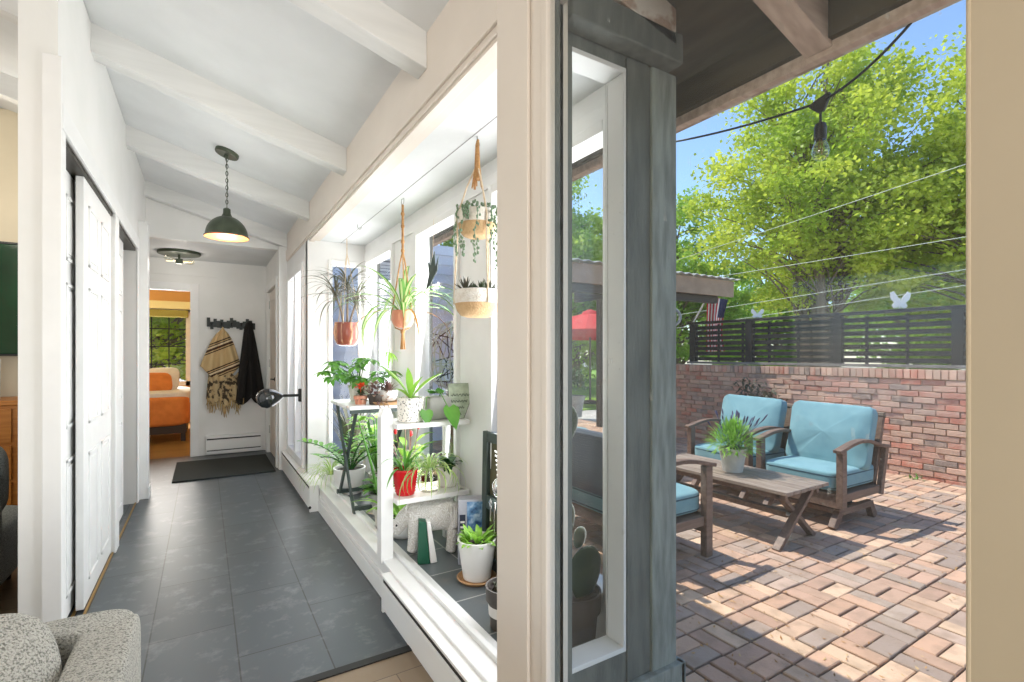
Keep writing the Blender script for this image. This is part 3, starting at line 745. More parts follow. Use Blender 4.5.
# red umbrella, lawn, planter, far garden
um = thing('garden_umbrella', 'red market umbrella far off beyond the patio', 'umbrella', (9.4, 11.0, -.16))
cn = MB(); k = 8
cn.v.append(Vector((0, 0, 2.62)))
for r_, zz in ((.55, 2.5), (1.1, 2.3), (1.5, 2.08), (1.5, 1.86)):
    for j in range(k*3):
        a = 2*PI*j/(k*3); q = (1 if j % 3 == 0 else .965); cn.v.append(Vector((r_*q*math.cos(a), r_*q*math.sin(a), zz-(0 if j % 3 == 0 else .03)*(r_ < 1.5))))
K = k*3
for j in range(K): cn.face([0, 1+j, 1+(j+1) % K])
for i in range(3):
    for j in range(K): a = 1+i*K+j; b_ = 1+i*K+(j+1) % K; cn.face([a, a+K, b_+K, b_])
cn.build('canopy', M['red_canvas'], um, solid=.01)
tp = MB(); tp.lathe([(.28, 2.53), (.2, 2.64), (.04, 2.7)], n=16); tp.build('vent', M['red_canvas'], um)
MB().tube([(0, 0, 0), (0, 0, 2.6)], .03, 8).build('pole', M['fascia_dark'], um)
MB().lathe([(.3, 0), (.3, .06), (.1, .12)]).build('base', M['fascia_dark'], um)
struct(B('lawn', (2, 30, 9.8, 40, -.16, -.13), M['grass']), 'sunlit lawn beyond the patio')
gp = thing('planter', 'grey stone planter with bushy dark plant far off on the lawn', 'planter', (6.9, 8.6, PZ))
MB().lathe([(.16, 0), (.2, .3), (.24, .42), (.24, .46), (.2, .46), (.19, .40)], cap1=True).build('pot', M['pot_grey'], gp, smooth=50)
bs = MB(); rr = random.Random(12)
for i in range(500):
    a, e_ = rr.uniform(0, 2*PI), rr.uniform(-.5, 1.5); d_ = rr.uniform(.1, .34)
    bs.leaf((d_*math.cos(a)*math.cos(e_), d_*math.sin(a)*math.cos(e_), .72+.34*math.sin(e_)*d_/.34), rr.uniform(0, 6.3), rr.uniform(-.5, 1), .1, .05, .6, .2, 3)
bs.build('foliage', M['leaf_dark'], gp)

# ================================================================== trees
def tree_mesh(rs, h, crown_r, crown_z0, nclu, per, leaf_s, trunk_r, stems=1, spread=.85):
    rg = random.Random(rs); tk = MB(); lv = []; lf = []
    cz = (crown_z0+h)/2; hz = (h-crown_z0)/2
    stem_tops = []
    for s_ in range(stems):
        a = rg.uniform(0, 2*PI); bx_ = .35*crown_r*(s_/max(1, stems))
        p0 = Vector((bx_*.5*math.cos(a), bx_*.5*math.sin(a), 0)); p1 = Vector((bx_*1.3*math.cos(a), bx_*1.3*math.sin(a), h*.86))
        mid = (p0+p1)/2+Vector((rg.uniform(-.2, .2), rg.uniform(-.2, .2), 0))
        tk.tube([p0, p0.lerp(mid, .5), mid, mid.lerp(p1, .6), p1], [trunk_r, trunk_r*.85, trunk_r*.65, trunk_r*.38, trunk_r*.1], 9)
        stem_tops.append((p0, mid, p1))
    for c in range(nclu):
        while True:
            d = Vector((rg.gauss(0, 1), rg.gauss(0, 1), rg.gauss(0, 1))).normalized()
            rad = rg.random()**.4
            q = Vector((d.x*crown_r*rad, d.y*crown_r*rad, cz+d.z*hz*rad))
            tp_ = (q.z-crown_z0)/(h-crown_z0)
            lim = crown_r*(1-.75*max(0, tp_-.35)/.65)*(.6+.4*min(1, tp_/.25))
            if math.hypot(q.x, q.y) < lim: break
        st = stem_tops[rg.randrange(stems)]
        t0 = max(.12, min(.92, (q.z-rg.uniform(.8, 2.0)*h/10)/h/.86))
        pb = st[0].lerp(st[1], t0*2) if t0 < .5 else st[1].lerp(st[2], t0*2-1)
        md = pb.lerp(q, .5)+Vector((0, 0, .25*h/10))
        tk.tube([pb, md, q], [trunk_r*.22, trunk_r*.13, trunk_r*.04], 5, cap=False)
        cr = rg.uniform(.45, 1.0)*crown_r*.2
        for k in range(per):
            o = Vector((rg.gauss(0, .5)*cr, rg.gauss(0, .5)*cr, rg.gauss(0, .36)*cr)) + q
            u = Vector((rg.uniform(-1, 1), rg.uniform(-1, 1), rg.uniform(-.7, .7))).normalized()
            w_ = u.cross(Vector((rg.uniform(-1, 1), rg.uniform(-1, 1), rg.uniform(-1, 1)))).normalized()
            s_ = leaf_s*rg.uniform(.6, 1.3); n = len(lv)
            lv += [o-u*s_*.5, o+w_*s_*.36, o+u*s_*.6, o-w_*s_*.36]; lf.append([n, n+1, n+2, n+3])
    L_ = MB(); L_.v = lv; L_.f = lf; L_.m = [0]*len(lf); L_.c = [None]*len(lf)
    return tk, L_
def tree(loc, args, leafm, label, group='trees beyond the fence', rz=0, cat='tree', name='leafy_tree'):
    t = thing(name, label, cat, loc, rz, group)
    tk, lv = tree_mesh(*args); tk.build('trunk', M['bark'], t, smooth=60); lv.build('foliage', leafm, t)
    return t
T1 = tree((14.7, 7.3, -.16), (21, 10.6, 3.8, 2.5, 270, 250, .115, .15, 6), M['tree_leaf'], 'tall yellow green tree with several slim trunks behind the fence')
T2 = tree((16.6, 3.6, -.16), (33, 9.4, 4.0, 1.0, 230, 250, .12, .2, 3), M['tree_leaf'], 'yellow green tree at the right edge behind the fence')
T3 = tree((15.6, 13.2, -.16), (45, 7.4, 3.0, .9, 170, 220, .125, .18, 2), M['tree_leaf_b'], 'mid green tree left of the tall tree, above the patio roof')
T4 = dup(T3, (12.0, 16.6, -.16), 2.0, 'mid green tree seen through the bay end window behind the red umbrella')
T4.scale = (1.15, 1.15, 1.25)
T5 = tree((23, 14, -.16), (52, 6.4, 3.6, .3, 170, 200, .15, .16, 3), M['tree_leaf_b'], 'low green tree far behind the hanging flag')
T6 = dup(T5, (24, 8.0, -.16), 1.2, 'low green tree far behind the trunks of the tall tree'); T6.scale = (1.15, 1.15, 1.1)
T7 = dup(T5, (23.5, 2.0, -.16), 3.2, 'low green tree far behind the right end of the fence'); T7.scale = (1.2, 1.2, 1.2)
T8 = dup(T5, (17.0, 21.0, -.16), 4.4, 'green tree farthest off behind the red umbrella'); T8.scale = (1.2, 1.2, 1.3)
T9 = dup(T3, (-.9, 15.2, -.16), 1.0, 'green tree outside the bedroom window'); T9.scale = (.9, .9, .7)
T10 = dup(T5, (-2.4, 19.0, -.16), .4, 'low bushy tree farthest outside the bedroom window')
for t_ in (T9, T10):
    for c_ in t_.children:
        if c_.name.startswith('foliage'):
            c_.material_slots[0].link = 'OBJECT'; c_.material_slots[0].material = M['tree_leaf']
T11 = dup(T3, (6.2, 19.5, -.16), .4, 'tall tree behind the siding wing'); T11.scale = (1.2, 1.2, 1.35)

# utility wires crossing in front of the trees
def wire(p, q, sag, label):
    p, q = Vector(p), Vector(q); pts = []
    for i in range(13):
        t = i/12; v = p.lerp(q, t); v.z -= sag*4*t*(1-t); pts.append(v)
    tag(MB().tube(pts, .0055, 6).build('utility_wire', M['wire_white']), label, 'cable', 'utility wires')
wire((10, 13.0, 3.14), (10, -2, 4.76), .04, 'highest pale utility wire crossing the big tree')
wire((10, 13.0, 3.04), (10, -2, 3.16), .05, 'second highest pale utility wire crossing the big tree')
wire((10, 13.0, 1.99), (10, -2, 2.91), .04, 'third pale utility wire from the top')
wire((10, 11.0, 1.74), (10, -2, 2.73), .03, 'lowest pale utility wire just over the fence')
# string light under the eave
sl = thing('string_light', 'black string light cable with one clear bulb hanging from the eave', 'string light', (1.75, .88, 2.11))
pts = []
A, Bm, D = Vector((-.06, -.29, .105)), Vector((0, 0, 0)), Vector((.0, .62, .09))
for i in range(9):
    t = i/8; v = A.lerp(Bm, t); v.z -= .05*t*(1-t)*4*.5; pts.append(v)
for i in range(1, 12):
    t = i/11; v = Bm.lerp(D, t); v.z -= .012*t*(1-t)*4; pts.append(v)
MB().tube(pts, .0042, 8).build('cable', M['black_rubber'], sl, smooth=50)
k = MB(); k.prism([(-.036, -.006), (-.026, .006), (.0, .014), (.028, .022), (.034, .012), (.012, -.034), (-.008, -.034)], (0, 0, .0), (0, -1, 0), (0, 0, 1), .014)
k.build('cable_joint', M['black_rubber'], sl, bevel=.003)
k = MB(); k.tube([(0, 0, -.03), (0, 0, -.075)], .004, 8).lathe([(.0165, -.125), (.0185, -.122), (.019, -.085), (.016, -.073), (.005, -.068)], n=18)
k.build('socket', M['black_rubber'], sl, smooth=40)
k = MB(); k.lathe([(.002, -.196), (.014, -.193), (.023, -.183), (.0265, -.168), (.024, -.15), (.018, -.134), (.016, -.125)], n=24)
bu = k.build('bulb', M['bulb_clear'], sl, smooth=60)
k = MB()
for a in range(4): k.tube([(.004*math.cos(a*1.57), .004*math.sin(a*1.57), -.125), (.009*math.cos(a*1.57), .009*math.sin(a*1.57), -.17)], .001, 5)
k.build('filament', M['brass'], bu)
# ================================================================== patio furniture
def soft_box(b, c, sx, sy, sz, e=.28, puff=.12, wr=0, seed=0, M_=None):
    """cushion: rounded slab, thicker in the middle, with faint wrinkles"""
    def f(p):
        x, y = p.x/sx, p.y/sy
        p.z *= 1+puff*(1-x*x)*(1-y*y)*1.5-puff
        if wr:
            q = Vector((p.x*6+seed, p.y*9, p.z*6)); p += Vector((0, 0, 1))*mnoise.noise(q)*wr*(1 if p.z > 0 else .3)
            p.x += mnoise.noise(q*1.7)*wr*.6; p.y += mnoise.noise(q*1.3+Vector((5, 0, 0)))*wr*.5
        return p
    b.ball(c, (sx, sy, sz), 48, 24, e, M_, f)
    return b
def lounge_chair(name, label, width, loc, rotz, straight_legs=False, cat='chair', group=None):
    t = thing(name, label, cat, loc, rotz, group); W = width/2
    wd = M['patio_wood']
    for sg in (-1, 1):
        y = sg*(W-.035)
        a = MB(); pts = []
        for k in range(13):
            u = k/12; x = .37-.80*u; pts.append((x, y, .615+.055*math.sin(PI*min(1, u*1.15))**1.2-.06*max(0, u-.6)))
        for p, q in zip(pts[:-1], pts[1:]): a.bar(p, q, .062, .026)
        a.build('arm', wd, t, bevel=.004)
        MB().box(.27, .335, y-.025, y+.025, 0 if straight_legs else .17, .615).build('front_post', wd, t, bevel=.004)
        if straight_legs: MB().bar((-.30, y, 0), (-.34, y, .6), .05, .06).build('rear_leg', wd, t, bevel=.004)
        else: MB().bar((-.30, y, .2), (-.40, y, .60), .04, .05).build('rear_post', wd, t, bevel=.004)
    s = MB(); s.box(-.32, .33, -W+.03, W-.03, .21, .275)
    s.box(.27, .33, -W+.05, W-.05, .165, .275).build('seat_frame', wd, t, bevel=.005)
    if not straight_legs:
        r = MB()
        for sg in (-1, 1):
            y = sg*(W-.09)
            r.bar((-.27, y, .12), (.27, y, .12), .05, .05)
            r.bar((.24, y, .12), (.33, y, 0), .05, .06); r.bar((-.24, y, .12), (-.31, y, 0), .05, .06)
        r.box(-.06, .06, -W+.08, W-.08, .10, .15).box(.2, .26, -W+.08, W-.08, .10, .14)
        r.build('rocker_base', wd, t, bevel=.004)
        for sg in (-1, 1): MB().tube([(.0, sg*(W-.14), .14), (0, sg*(W-.14), .22)], .035, 10).build('spring', M['black_iron'], t)
    # reclined wicker back in a wooden frame
    bk = Matrix.Translation((-.27, 0, .27)) @ Matrix.Rotation(math.radians(-16), 4, 'Y')
    fr = MB()
    fr.box(-.03, .01, -W+.06, -W+.10, 0, .60, bk).box(-.03, .01, W-.10, W-.06, 0, .60, bk)
    fr.box(-.03, .01, -W+.06, W-.06, 0, .05, bk).build('back_frame', wd, t, bevel=.004)
    wk = MB(); n = 14
    wk.box(-.022, .004, -W+.10, W-.10, .05, .585, bk)
    tp = [bk @ Vector((-.01, -W+.06+(2*W-.12)*i/n, .60)) for i in range(n+1)]
    wk.tube(tp, .027, 8); wk.build('wicker_back', M['wicker_dark' if straight_legs else 'wicker'], t, smooth=40)
    c = MB(); soft_box(c, (.0, 0, .365), .335, W-.065, .085, .22, .06, .006, 3)
    cu = c.build('seat_cushion', M['cushion'], t, smooth=60)
    p = MB()
    for z in (.405, .315):
        lp = []
        for k in range(41):
            a = 2*PI*k/40; ca, sa = math.cos(a), math.sin(a)
            lp.append((.332*math.copysign(abs(ca)**.22, ca), (W-.068)*math.copysign(abs(sa)**.22, sa), z))
        p.tube(lp, .006, 6, cap=False)
    p.build('piping', M['piping'], cu, smooth=60)
    nb = 1 if W < .5 else 2
    for k in range(nb):
        ww = (W-.075)/nb; yc = 0 if nb == 1 else (-1+2*k)*ww
        lo = .07 if straight_legs else 0
        m_ = Matrix.Translation((-.175, yc, .665-lo)) @ Matrix.Rotation(math.radians(-17), 4, 'Y') @ Matrix.Rotation(PI/2, 4, 'Y')
        c = MB(); soft_box(c, (0, 0, 0), .268-lo*.8, ww-(.0 if nb == 2 else -.045), .098, .17, .40, .024, 11+k)
        c.v = [m_ @ q for q in c.v]
        c.build('back_cushion', M['cushion'], t, smooth=60)
    return t
G = 'patio seats with teal cushions'
lounge_chair('patio_chair', 'wooden rocker chair with teal cushions, right of the pair by the brick wall', .74, (4.52, 2.29, PZ), PI-.02)
lounge_chair('patio_chair', 'wooden rocker chair with teal cushions, left one behind the lavender pot', .74, (4.60, 3.10, PZ), PI-.06)
lounge_chair('patio_loveseat', 'dark wicker loveseat with teal cushion, seen from behind at the bay corner', 1.28, (2.60, 2.80, PZ), 0, True, 'loveseat')

tb = thing('slatted_table', 'weathered wooden patio table with crossed legs between the chairs', 'table', (3.66, 2.56, PZ))
tt = MB(); n = 6; wv = .56
for k in range(n): tt.box(-wv/2+k*wv/n+.003, -wv/2+(k+1)*wv/n-.003, -.64, .64, .395, .42)
tt.build('table_top', M['patio_wood_y'], tb, bevel=.003)
ap = MB(); ap.box(-.22, -.19, -.6, .6, .345, .395).box(.19, .22, -.6, .6, .345, .395).box(-.22, .22, -.56, -.53, .35, .395).box(-.22, .22, .53, .56, .35, .395)
ap.build('apron', M['patio_wood'], tb, bevel=.003)
for ye in (-.54, .54):
    a = MB(); a.bar((-.27, ye-.02, 0), (.20, ye-.02, .395), .03, .055, (0, 1, 0)); lg = a.build('leg', M['patio_wood'], tb, bevel=.003)
    a = MB(); a.bar((.27, ye+.02, 0), (-.20, ye+.02, .395), .03, .055, (0, 1, 0)); a.build('leg', M['patio_wood'], tb, bevel=.003)
    MB().tube([(-.03, ye-.045, .2), (-.03, ye+.04, .2)], .014, 10).build('bolt', M['steel'], tb)
B('stretcher', (-.03, .03, -.50, .50, .17, .21), M['patio_wood'], tb, bevel=.003)

def pot_mb(r0, r1, h, rim=.012, rimh=.02, n=32, th=.012):
    return MB().lathe([(r0*.6, 0), (r0, 0), (r0+(r1-r0)*.5, h*.5), (r1, h-rimh), (r1+rim*.3, h-rimh), (r1+rim*.3, h), (r1-th, h), (r1-th*1.4, h-.03), (r0*.9, h*.5), (.001, h*.5)], n=n, cap1=False)
def soil_mb(r, z, n=20): return MB().lathe([(.001, z-.02), (r, z-.02), (r, z), (r*.5, z+.006), (.001, z+.008)], n=n)
lv = thing('lavender_pot', 'pale stone pot of lavender on the patio table', 'potted plant', (3.66, 2.52, PZ+.42))
pot_mb(.075, .105, .19).build('pot', M['pot_cream'], lv, smooth=40)
soil_mb(.09, .17).build('soil', M['soil'], lv)
rr = random.Random(9); b = MB(); fl_ = MB()
for k in range(900):
    a = rr.uniform(0, 2*PI); el = rr.uniform(-.1, 1.55); r_ = .18*rr.random()**.5
    b.leaf((r_*math.cos(a)*math.cos(el), r_*math.sin(a)*math.cos(el), .18+r_*1.1*max(0, math.sin(el))), a+rr.uniform(-.7, .7), el+rr.uniform(-.3, .4), rr.uniform(.05, .11), rr.uniform(.008, .013), rr.uniform(.2, 1.1), .2, 3)
b.build('foliage', M['leaf_light'], lv)
for k in range(26):
    a = rr.uniform(0, 2*PI); r_ = .06*math.sqrt(rr.random()); L_ = rr.uniform(.20, .31); sp = rr.uniform(.05, .2)
    p0 = Vector((r_*math.cos(a), r_*math.sin(a), .18)); p1 = p0+Vector((sp*math.cos(a), sp*math.sin(a), L_*.85))
    fl_.tube([p0, p0.lerp(p1, .5)+Vector((0, 0, .02)), p1], .0016, 4)
    d = (p1-p0).normalized(); fl_.tube([p1, p1+d*.018, p1+d*.04, p1+d*.052], [.002, .006, .005, .0015], 6)
fl_.build('flower_spikes', M['lavender'], lv)
# shrub behind the left chair
sh = thing('shrub', 'grey green shrub growing at the wall behind the left patio chair', 'shrub', (6.3, 3.95, PZ))
b = MB(); st = MB(); rr = random.Random(4)
for k in range(14):
    a = rr.uniform(0, 6.28); q = Vector((.22*math.cos(a)*rr.random(), .36*math.sin(a)*rr.random(), rr.uniform(.6, 1.0)))
    st.tube([(0, 0, 0), q*.5, q], [.014, .01, .004], 5)
    for j in range(40): b.leaf(q+Vector((rr.gauss(0, .06), rr.gauss(0, .09), rr.gauss(0, .06))), rr.uniform(0, 6.28), rr.uniform(-.3, 1.2), .08, .03, .5, .2, 3)
st.build('stem', M['bark'], sh); b.build('foliage', M['leaf_grey'], sh)
# weeds at the foot of the wall
for i, (y, lab) in enumerate(((2.35, 'small weed tuft at the foot of the wall right of the chairs'), (.95, 'small weed tuft at the foot of the wall nearest the window frame'))):
    w_ = MB()
    for k in range(14): w_.leaf((rr.uniform(-.03, .03), rr.uniform(-.04, .04), 0), rr.uniform(0, 6.28), rr.uniform(.3, 1.3), rr.uniform(.05, .1), .014, 1, .2, 3)
    tag(w_.build('weed', M['leaf'], loc=(6.62, y, PZ)), lab, 'weed', 'weeds at the wall foot')

# ================================================================== hallway things
# pendant lamp
pl = thing('pendant_lamp', 'dark green dome pendant lamp with copper lining on chain', 'lamp', (.145, 4.28, 2.135))
top = ceil_z(.145)-2.135
tilt = math.atan(.29)
cm = Matrix.Translation((0, 0, top-.014)) @ Matrix.Rotation(tilt, 4, 'Y')
b = MB().lathe([(.075, -.014), (.08, -.006), (.08, .016)], n=28); b.v = [cm @ q for q in b.v]
ca = b.build('canopy', M['bronze'], pl, smooth=40)
b = MB().lathe([(.014, -.036), (.016, -.012)], n=12); b.v = [cm @ q for q in b.v]; b.build('chain_loop', M['bronze'], ca)
ch = MB(); z = .222; k = 0
while z < top-.04:
    lp = []
    for j in range(11):
        a = 2*PI*j/10; x_ = .0085*math.cos(a); zz = z+.017+.0165*math.sin(a)
        lp.append((x_, 0, zz) if k % 2 else (0, x_, zz))
    ch.tube(lp, .0026, 6, cap=False); z += .0265; k += 1
ch.tube([(0, 0, .22), (.004, .004, .4), (-.004, 0, top-.03)], .003, 6)
ch.build('chain', M['bronze'], pl, smooth=50)
prof = [(.166, 0)]+[(.160*math.cos(a), .012+.148*math.sin(a)) for a in [i*.13 for i in range(11)]]+[(.03, .178), (.028, .212), (.012, .222), (.002, .223)]
MB().lathe([(.168, .0), (.170, .008), (.162, .012)]+prof[2:], n=40, cap0=False).build('shade', M['bronze'], pl, smooth=50)
MB().lathe([(.164, .001)]+[(.156*math.cos(a), .012+.141*math.sin(a)) for a in [i*.13 for i in range(11)]]+[(.002, .154)], n=40, cap0=False).build('shade_lining', M['shade_in'], pl, smooth=50)
MB().ball((0, 0, .075), (.03, .03, .04)).lathe([(.016, .105), (.016, .17)], n=12).build('bulb', M['bulb'], pl, smooth=60)
for c_ in pl.children:
    if c_.name.startswith('shade'): c_.scale = (.88, .88, 1)
# flush ceiling light in the entry
fx = thing('ceiling_light', 'round bronze flush ceiling light with two bulbs in entry', 'lamp', (-.24, 6.83, 2.43))
MB().lathe([(.01, -.03), (.205, -.03), (.21, -.024), (.21, 0)], n=40).build('plate', M['bronze'], fx, smooth=40)
MB().tube([(0, 0, -.03), (0, 0, -.09)], .012, 10).box(-.035, .035, -.03, .03, -.135, -.08).build('socket_block', M['bronze'], fx, smooth=40)
for sg in (-1, 1):
    b = MB(); b.lathe([(.012, .03), (.016, .045), (.028, .08), (.034, .11), (.028, .135), (.012, .148), (.001, .15)], n=16)
    m_ = Matrix.Translation((0, 0, -.105)) @ Matrix.Rotation(sg*math.radians(82+8*sg), 4, 'Y'); b.v = [m_ @ q for q in b.v]
    b.build('bulb', M['bulb_clear'], fx, smooth=60)
    f = MB(); f.tube([(sg*.04, 0, -.105), (sg*.08, .006, -.108), (sg*.12, -.004, -.11)], .004, 5); f.build('filament', M['bulb'], fx)
# doormat
b = MB(); b.box(-.27, .66, 5.93, 6.98, .001, .014)
tag(b.build('doormat', M['mat_green'], bevel=.004), 'dark rubber doormat on the slate by the entry door', 'doormat')
# end-wall baseboard heater and baseboard
h = thing('baseboard_heater', 'short white baseboard heater on the end wall under the coats', 'heater', (.02, 7.35, 0))
hb = MB(); hb.box(0, .62, -.06, 0, .02, .245); hb.build('body', M['heater'], h, bevel=.004)
MB().box(.01, .61, -.066, -.058, .195, .21).box(.01, .61, -.066, -.058, .055, .066).build('vent_slot', M['dark_gap'], h)  # dark strips painted where the vent openings would be in shade
MB().box(.0, .62, -.068, -.06, .075, .185).build('front_panel', M['heater'], h, bevel=.003)
def heater(label, y0, y1, x, hgt):
    h = thing('baseboard_heater', label, 'heater', (x, y0, 0)); L_ = y1-y0
    MB().box(.012, .07, .02, L_-.02, .0, hgt-.012).box(.0, .07, 0, .02, 0, hgt-.012).box(0, .07, L_-.02, L_, 0, hgt-.012).build('body', M['heater'], h, bevel=.003)
    MB().box(-.002, .07, -.002, L_+.002, hgt-.012, hgt).build('top_cover', M['heater'], h, bevel=.002)
    MB().box(.004, .012, .02, L_-.02, hgt-.035, hgt-.014).build('vent_slot', M['dark_gap'], h)  # solid dark strip instead of a shaded opening
    MB().box(-.002, .0115, .021, L_-.021, .03, hgt-.036).build('front_panel', M['heater'], h, bevel=.003)
    return h
hh = heater('long white baseboard heater below the plant bay sill, nearest the camera', 1.30, 2.44, .745, .185)
hh2 = heater('white baseboard heater under the hallway sidelight', 4.26, 6.0, .72, .215)
MB().ball((.0, -.008, .04), (.012, .008, .012)).build('foot_knob', M['black_iron'], hh2)
# coat rack, blanket, jacket
cr = thing('coat_rack', 'dark jagged wooden coat rack on the end wall', 'coat rack', (.03, 7.35, 1.58))
b = MB(); rr = random.Random(2)
for k in range(15):
    x = k*.036; a, c = rr.uniform(-.0, .035), rr.uniform(.09, .15)
    b.box(x, x+.0355, -.03-.01*(k % 2), 0, a, c)
b.build('rack_board', mat('green black stained wood', rgb(34, 44, 40), .5), cr)
for k in range(5):
    x = .05+k*.11
    MB().tube([(x, -.03, .07), (x, -.075, .055), (x, -.085, .09)], .009, 8).build('peg', M['black_iron'], cr, smooth=40)
def hung_cloth(name, m, w_top, w_bot, L_, folds, amp, skew=0, n=30, rows=26, parent=None, bottom=None, t0=0, t1=1, shape=.7):
    b = MB()
    for j in range(rows+1):
        t = t0+(t1-t0)*j/rows; w_ = w_top+(w_bot-w_top)*t**shape
        for i in range(n+1):
            u = i/n*2-1
            y = -.05-amp*(.35+.65*t)*(1+math.cos(u*folds*PI+math.sin(t*5)*.5))*.5 - .05*(1-t)*(1-u*u)
            zb = bottom(u) if bottom else 0
            b.v.append(Vector((u*w_/2+skew*t, y, -L_*t-zb*t-.06*(abs(u))*(1-t))))
    for j in range(rows):
        for i in range(n):
            a = j*(n+1)+i; b.face([a, a+1, a+n+2, a+n+1])
    return b.build(name, m, parent, smooth=60, solid=.008)
po = thing('blanket', 'camel striped fringed blanket hanging from the coat rack', 'blanket', (.20, 7.35, 1.61))
bot = lambda u: -.05-.28*(u+.2)**2 if u < -.2 else -.06*(u+.2)
hung_cloth('cloth', M['poncho'], .06, .44, .66, 3.2, .07, -.02, parent=po, bottom=lambda u: .12*math.cos(u*2.2)-.1, shape=.62)
hung_cloth('patterned_border', M['poncho_dark'], .06, .41, .98, 3.6, .055, .03, parent=po, t0=.6, t1=1, bottom=lambda u: .04*math.cos(u*9)-.05*u*u, shape=.5)
fr = MB(); rr = random.Random(8)
for k in range(30):
    u = -1+2*k/29; x = u*.2+.03; y = -.07-.03*(1+math.cos(u*3.6*PI))*.5; z = -.98+.05*u*u-.04*math.cos(u*9)
    L_ = rr.uniform(.07, .13); fr.tube([(x, y, z+.03), (x+rr.uniform(-.008, .008), y, z-L_*.5), (x+rr.uniform(-.012, .012), y-.004, z-L_)], [.007, .006, .003], 5)
fr.build('fringe', M['poncho_fringe'], po)
jk = thing('jacket', 'black brown knit jacket hanging right of the striped blanket', 'jacket', (.50, 7.35, 1.64))
hung_cloth('body', M['black_cloth'], .085, .34, .96, 2.2, .08, .015, parent=jk, bottom=lambda u: .09*abs(math.sin(u*PI*.9))-.03, shape=.9)
b = MB(); b.tube([(-.03, -.06, -.02), (-.05, -.11, -.3), (-.085, -.12, -.65), (-.10, -.12, -.93)], [.03, .045, .05, .04], 10)
b.build('sleeve', M['black_cloth'], jk, smooth=60)
b = MB(); b.ball((.0, -.07, -.02), (.05, .05, .075), 12, 8); b.build('collar', M['black_cloth'], jk, smooth=60)
# black glossy wall lamp reaching into the hall from the sidelight
wl = thing('wall_lamp', 'glossy black bulb shaped wall lamp on a horizontal rod', 'wall lamp', (.765, 4.96, .89))
b = MB(); b.lathe([(.02, -.06), (.026, -.055), (.026, .055), (.02, .06)], n=14)
b.build('mount', M['black_iron'], wl, smooth=40)
MB().tube([(0, 0, 0), (-.16, 0, 0)], .0135, 10).build('arm', M['black_iron'], wl, smooth=40)
b = MB(); b.lathe([(.001, -.225), (.04, -.217), (.074, -.188), (.09, -.145), (.082, -.098), (.056, -.052), (.028, -.02), (.014, 0)], n=28)
m_ = Matrix.Translation((-.15, 0, 0)) @ Matrix.Rotation(PI/2-.12, 4, 'Y'); b.v = [m_ @ q for q in b.v]
b.build('bulb_shade', M['black_gloss'], wl, smooth=60)

# ================================================================== armchair bottom left and the room behind the partition
ac = thing('armchair', 'light grey speckled boucle armchair in the bottom left corner', 'armchair', (-.42, 1.20, 0))
def rbox(b, x0, x1, y0, y1, z0, z1, e=.35):
    b.ball(((x0+x1)/2, (y0+y1)/2, (z0+z1)/2), ((x1-x0)/2, (y1-y0)/2, (z1-z0)/2), 40, 20, e); return b
rbox(MB(), .165, .285, -.46, .42, .10, .62, .16).build('arm', M['boucle'], ac, smooth=70)
rbox(MB(), -.62, -.50, -.46, .42, .10, .62, .16).build('arm', M['boucle'], ac, smooth=70)
rbox(MB(), -.6, .275, .31, .425, .12, .625, .14).build('backrest', M['boucle'], ac, smooth=70)
rbox(MB(), -.58, .24, -.44, .40, .12, .40, .3).build('seat', M['boucle'], ac, smooth=70)
for x in (-.55, .2):
    for y in (-.36, .36): MB().tube([(x, y, .14), (x, y, 0)], [.022, .016], 10).build('leg', M['patio_wood'], ac)
pw = MB(); m_ = Matrix.Translation((-.47, 1.32, .52)) @ Matrix.Rotation(.3, 4, 'Z') @ Matrix.Rotation(math.radians(58), 4, 'X')
soft_box(pw, (0, 0, 0), .23, .23, .11, .42, .5, .006, 4); pw.v = [m_ @ q for q in pw.v]
tag(pw.build('throw_pillow', M['boucle'], smooth=70), 'grey speckled throw pillow lying in the boucle armchair', 'pillow')
# sofa, dresser, screen in the strip at the left
so = thing('sofa', 'grey tweed sofa at the far left behind the white partition', 'sofa', (-1.45, 3.5, 0))
rbox(MB(), -.5, .62, -.35, -.1, .08, .76, .25).build('backrest', M['grey_sofa'], so, smooth=70)
rbox(MB(), -.5, .60, -.30, .5, .08, .42, .25).build('seat', M['grey_sofa'], so, smooth=70)
rbox(MB(), -.4, .60, -.14, .12, .40, .86, .45).build('back_cushion', M['grey_sofa'], so, smooth=70)
for x in (-.4, .5):
    for y in (-.3, .4): MB().tube([(x, y, .1), (x, y, 0)], .02, 8).build('leg', M['fascia_dark'], so)
dr = thing('dresser', 'orange pine dresser below the dark green screen', 'dresser', (-1.75, 5.19, 0))
db = MB(); db.box(-.6, .6, -.22, .22, 0, .90).box(-.62, .62, -.24, .24, .90, .935); db.build('carcass', M['pine'], dr, bevel=.004)
for k in range(3):
    d_ = B('drawer', (-.57, .57, -.235, -.215, .1+k*.265, .345+k*.265), M['pine'], dr, bevel=.004)
    for x in (-.3, .3): MB().ball((x, -.25, .22+k*.265), .018).build('knob', M['fascia_dark'], d_)
tv = thing('wall_screen', 'dark green glossy screen on the beige wall above the dresser', 'screen', (-1.75, 5.44, 1.7))
B('panel', (-.8, .62, -.05, 0, -.43, .43), M['screen'], tv, bevel=.006)
f = MB(); f.box(-.82, .64, -.055, .0, .43, .445).box(-.82, .64, -.055, 0, -.445, -.43).box(.62, .64, -.055, 0, -.43, .43).box(-.82, -.8, -.055, 0, -.43, .43)
f.build('bezel', M['black_iron'], tv)
pf = thing('photo_frame', 'small leaning photo frame with pale mount on the dresser', 'photo frame', (-1.40, 5.15, .936), .15)
m_ = Matrix.Rotation(-.16, 4, 'X')
MB().box(-.11, .11, -.008, .008, 0, .3, m_).build('frame', M['linen'], pf, bevel=.003)
